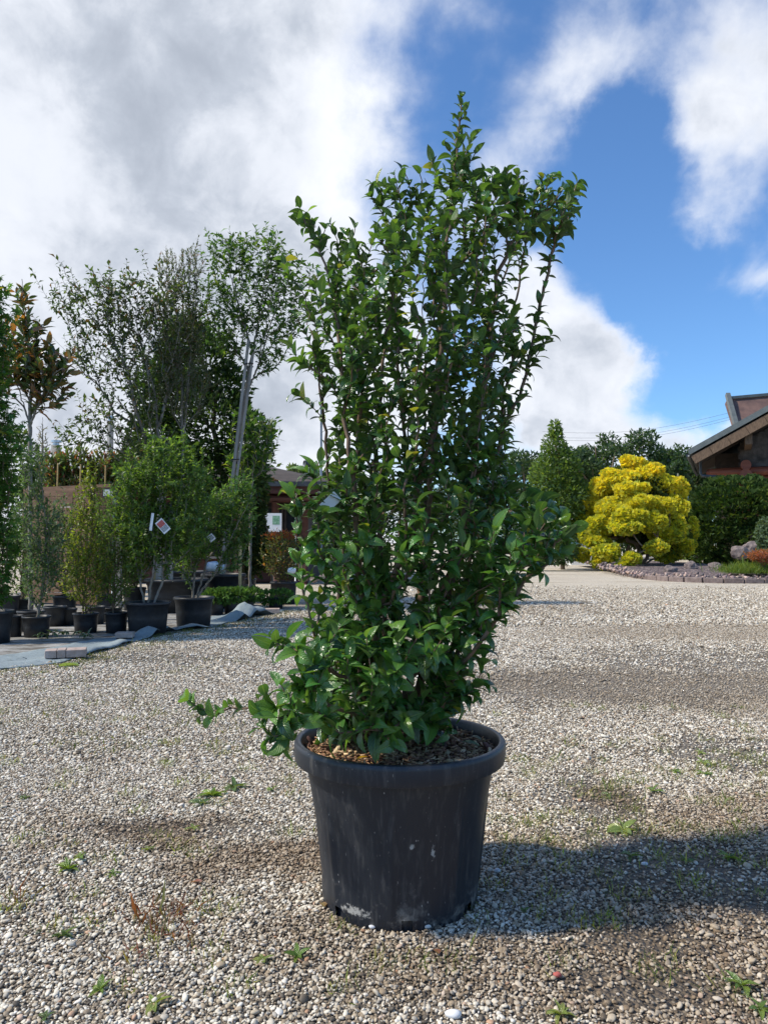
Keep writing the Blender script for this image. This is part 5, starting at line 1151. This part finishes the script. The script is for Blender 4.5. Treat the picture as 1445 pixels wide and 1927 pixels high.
for (x, y, rx_, ry_, d, lab) in far:
    bb = Vector((at(x, 1022, d).x, d, 0)); k_ = d/F; gb = []
    nl = 15
    for i in range(nl):
        a_ = random.uniform(0, 2*pi); q = random.uniform(.2, .85); hx = x+math.cos(a_)*q*rx_; hy = y+math.sin(a_)*q*ry_*.95
        gb.append(pxblob(hx, hy, rx_*random.uniform(.28, .42), ry_*random.uniform(.16, .28), d+random.uniform(-2, 2), rx_*k_*.35))
    gb.append(pxblob(x, y+ry_*.8, rx_*.85, ry_*.65, d+.8, rx_*k_*.5)); gb.append(pxblob(x, 1010, rx_*.9, 45, d, 2.0))
    c_ = [(3, (.026, .055, .026)), (3, (.038, .075, .032)), (1.2, (.06, .105, .04))] if x != 562 else [(1, (.09, .14, .06))]
    dense('distant_tree', lab, 'tree', bb, gb, 6500, .36, DIA, c_, mat='bgleaf', group='trees at the far side of the yard', depth=.8, trunk=[[bb, at(x, y+20, d), at(x, y-ry_*.4, d)]], outw=.4)
bb = Vector((at(1185, 1022, 68).x, 68, 0))
plant('dead_topped_tree', 'bare twiggy dead branches above the dark trees', 'tree', bb, [[bb, at(1190, 860, 68), at(1185, 830, 68)]], [pxblob(1190, 832, 20, 18, 68, .8)], 26, .1, 5, .01, NARROW, [(1, (.1, .08, .06))], bark='greybark', r_tip=.022, r_max=.12, upw=.6)
# overhead wires
for i, (y0, y1, lab) in enumerate(((812, 768, 'topmost overhead wire left of the log house roof'), (822, 776, 'middle overhead wire left of the log house roof'), (827, 781, 'lowest overhead wire left of the log house roof'))):
    a_, b_ = at(1020, y0, 95), at(1420, y1-4, 80); n_ = 16
    pts_ = [a_.lerp(b_, t)+Vector((0, 0, -1.2*math.sin(pi*t))) for t in np.linspace(0, 1, n_)]
    o = tag(add('overhead_wire', MB().tube([p-a_ for p in pts_], .013, 4).mesh('overhead_wire', M['gutter']), loc=a_), lab, 'wire', 'overhead wires')

# ------------------------------------------------------------------ weeds and litter on the gravel
def weed(px, py, w, nleaf, label, col=None, upf=.9, name='weed'):
    col = col or random.choice((((1, (.13, .22, .04)), (1, (.22, .30, .06))), ((1, (.22, .29, .07)), (1, (.30, .34, .10))), ((1, (.10, .17, .05)), (1, (.16, .21, .08)))))
    nleaf = nleaf+random.randrange(0, 4)
    c_ = gp(px, py); w = w*c_.y/F*.56; o = thing(name, label, 'weed', c_)
    lv = [mesh('leaf', *LEAFT[q][:2], M['leaf'], True, uv=LEAFT[q][2], tint=np.array(col[i % len(col)][1])) for i, q in enumerate((0, 1))]
    for i in range(nleaf):
        a_ = i*2.4+random.random()*.6; e = random.uniform(.25, .9)*upf; L_ = w*random.uniform(.7, 1.15)
        q = add('leaf', lv[i % 2], o, loc=(0, 0, .008)); q.rotation_euler = (e, random.uniform(-.5, .5), a_); q.scale = (L_*random.uniform(.5, 1.0), L_, L_)
    return o
WL = [(560, 1805, 52, 7, 'upright leafy weed below and left of the pot'), (188, 1868, 56, 6, 'pale yellow-green weed at the lower left'), (290, 1895, 60, 6, 'grey-green weed at the bottom edge left of centre'), (118, 1765, 52, 6, 'dark leafy weed near the left edge below the wet patch'),
      (128, 1640, 48, 7, 'leafy rosette left of the wet patch'), (150, 1618, 40, 6, 'second rosette just behind the one left of the wet patch'), (212, 1650, 34, 5, 'small weed on the near edge of the wet patch'), (400, 1500, 60, 8, 'largest leafy weed left of the pot'), (440, 1485, 46, 6, 'leafy weed joined behind the largest one'),
      (375, 1515, 40, 6, 'low weed at the left end of the largest weed'), (362, 1562, 32, 5, 'small dark weed at the far edge of the wet patch'), (278, 1603, 26, 6, 'tiny bushy weed inside the wet patch'), (510, 1490, 30, 5, 'small weed nearest the left of the pot rim'), (48, 1505, 26, 5, 'small weed by the left edge beyond the wet patch'),
      (1172, 1565, 66, 8, 'biggest leafy weed right of the pot'), (1186, 1615, 44, 6, 'upright round-leaved weed in the shrub shadow'), (1372, 1618, 48, 8, 'rosette weed near the right edge'), (1145, 1500, 28, 4, 'single-leaf seedling beyond the biggest right weed'), (1228, 1492, 44, 4, 'tall two-leaved weed beyond the biggest right weed'), (1325, 1460, 34, 5, 'pale weed at far right, lower of three'), (1322, 1440, 34, 5, 'pale weed at far right, middle of three'), (1318, 1420, 30, 5, 'pale weed at far right, topmost of three'),
      (1395, 1860, 60, 7, 'leafy weed near the lower right corner'), (1055, 1915, 56, 6, 'weed cut by the bottom edge right of centre'), (1430, 1905, 50, 6, 'yellowish weed in the lower right corner'), (1290, 1625, 34, 5, 'weed left of the right-edge rosette'), (325+660, 1720, 24, 4, 'seedling between pot and shrub shadow'), (495, 1812, 40, 5, 'thin weed left of the upright leafy one'), (85, 1920, 36, 5, 'weed at the bottom left corner'),
      (1268, 1455, 28, 4, 'small weed between the two-leaved weed and the three pale ones')]
for a_ in WL: weed(*a_)
tc = [tuple(gp(rng.uniform(-20, 1460), 1330+rng.random()**1.5*560)) for _ in range(85)]+[tuple(gp(rng.uniform(950, 1460), rng.uniform(1390, 1640))) for _ in range(65)]+[tuple(gp(x, y)) for x, y in ((1140, 1735), (1150, 1745), (965, 1625), (1190, 1528), (1055, 1432), (1110, 1455), (1140, 1485), (1250, 1417), (1280, 1455), (1300, 1460), (1410, 1425), (1430, 1425), (1100, 1330), (1212, 1335), (1205, 1475), (1035, 1690), (1240, 1610), (1270, 1620), (930, 1670), (1110, 1580), (1385, 1530),
      (120, 1478), (20, 1440), (140, 1455), (320, 1440), (380, 1470), (465, 1450), (160, 1690), (285, 1785), (310, 1440), (440, 1865), (540, 1470), (245, 1500), (1080, 1405), (1180, 1398), (1360, 1420), (1160, 1690))]
blades('grass_tufts', 'short yellowish grass tufts sprouting through the gravel', tc, 30, .038, .036, [(2, (.20, .26, .05)), (1, (.28, .27, .08)), (1, (.12, .18, .04))], wid=.07, cat='grass')
rc = [tuple(gp(x, y)) for x, y in ((270, 1730), (300, 1725), (320, 1740), (335, 1722), (285, 1755), (325, 1765), (350, 1775), (235, 1810), (20, 1700), (250, 1720), (310, 1755), (345, 1715))]
blades('red_seedlings', 'thin reddish dried seedlings in the gravel at lower left', rc, 14, .035, .055, [(2, (.16, .05, .03)), (1, (.12, .09, .03))], wid=.09, cat='weed')
# mossy low weeds along the fabric edge
ec = []
for i in range(320):
    k_ = rng.integers(0, ns); p_ = EP[k_]-Nn_[k_]*abs(rng.normal(.05, .28)); ec.append((p_[0], p_[1], 0))
for i in range(160):
    x, y = rng.uniform(-50, 700), rng.uniform(1240, 1420); p_ = gp(x, y); ec.append((p_.x, p_.y, 0))
blades('ground_cover', 'sparse yellow-green low growth in the gravel along the fabric edge', ec, 14, .05, .03, [(2, (.14, .17, .04)), (1, (.20, .19, .07)), (1, (.08, .10, .03))], wid=.14, cat='ground cover')
def leaf_litter(px, py, size, col, label, rz, name='fallen_leaf', z=.016):
    c_ = gp(px, py); tv, tf, tu = leaf_template(.6, .35, .2, 5); o = add(name, mesh(name, tv*size, tf, M['leaf'], True, uv=tu, tint=np.array(col)), loc=(c_.x, c_.y, z), rot=(.1, .15, rz)); tag(o, label, 'leaf')
leaf_litter(380, 1668, .05, (.38, .17, .12), 'pinkish brown fallen leaf on the gravel left of the pot', 1.2)
leaf_litter(826, 1805, .045, (.30, .13, .07), 'orange-brown fallen leaf in front of the pot', .4)
leaf_litter(610, 1715, .055, (.34, .22, .10), 'tan dry leaf leaning on the left foot of the pot', .3)
leaf_litter(150, 1255, .28, (.25, .36, .14), 'long green leaf lying on the gravel by the pavers', 1.5)
def pebble(px, py, s_, col, label):
    c_ = gp(px, py); bm = bmesh.new(); bmesh.ops.create_icosphere(bm, subdivisions=2, radius=.5)
    for v in bm.verts: f = 1+.3*mn.noise(v.co*2+Vector((px, py, 0))); v.co = Vector((v.co.x*s_*f, v.co.y*s_*.7*f, v.co.z*s_*.55*f))
    me = bpy.data.meshes.new('stone'); bm.to_mesh(me); bm.free(); me.polygons.foreach_set('use_smooth', [True]*len(me.polygons))
    m, g, p = new_mat('lone stone'); p.inputs['Base Color'].default_value = (*col, 1); p.inputs['Roughness'].default_value = .8; me.materials.append(m); tag(add('stone', me, loc=(c_.x, c_.y, .014)), label, 'stone')
pebble(803, 1750, .034, (.66, .64, .60), 'whitish stone at the front foot of the pot'); pebble(700, 1752, .022, (.62, .62, .64), 'small pale stone at the front left foot of the pot')
pebble(852, 1918, .045, (.75, .74, .72), 'large white stone cut by the bottom edge'); pebble(1048, 1843, .026, (.42, .10, .08), 'small red stone in the gravel lower right')
pebble(935, 1645, .03, (.52, .54, .57), 'light grey stone right of the pot'); pebble(1212, 1632, .028, (.55, .55, .56), 'light grey stone beside the upright weed in the shade')
# fallen yellow leaves and twigs on the pot's mulch
for (x, y, s_, col, lab) in ((692, 1424, .05, (.55, .33, .03), 'yellow fallen leaf on the mulch at the front of the pot'), (678, 1398, .028, (.7, .5, .03), 'small bright yellow leaf scrap on the mulch'), (868, 1397, .07, (.05, .12, .03), 'green fallen leaf lying on the mulch at right'), (885, 1386, .05, (.14, .17, .10), 'grey-green curled leaf on the mulch at right')):
    v_ = direction(x, y); c_ = Vector((0, 0, H))+v_*((.565-H)/v_.z); tv, tf, tu = leaf_template(.5, .3, .2, 5)
    tag(add('fallen_leaf', mesh('fallen_leaf', tv*s_, tf, M['leaf'], True, uv=tu, tint=np.array(col)), loc=c_, rot=(.1, .1, random.uniform(0, 6))), lab, 'leaf')
for o in list(bpy.data.objects):
    if o.parent is not None and 'category' in o: del o['category']

print('tris', sum(len(o.data.loops)-2*len(o.data.polygons) for o in bpy.data.objects if o.type == 'MESH' and o.name in S.objects))
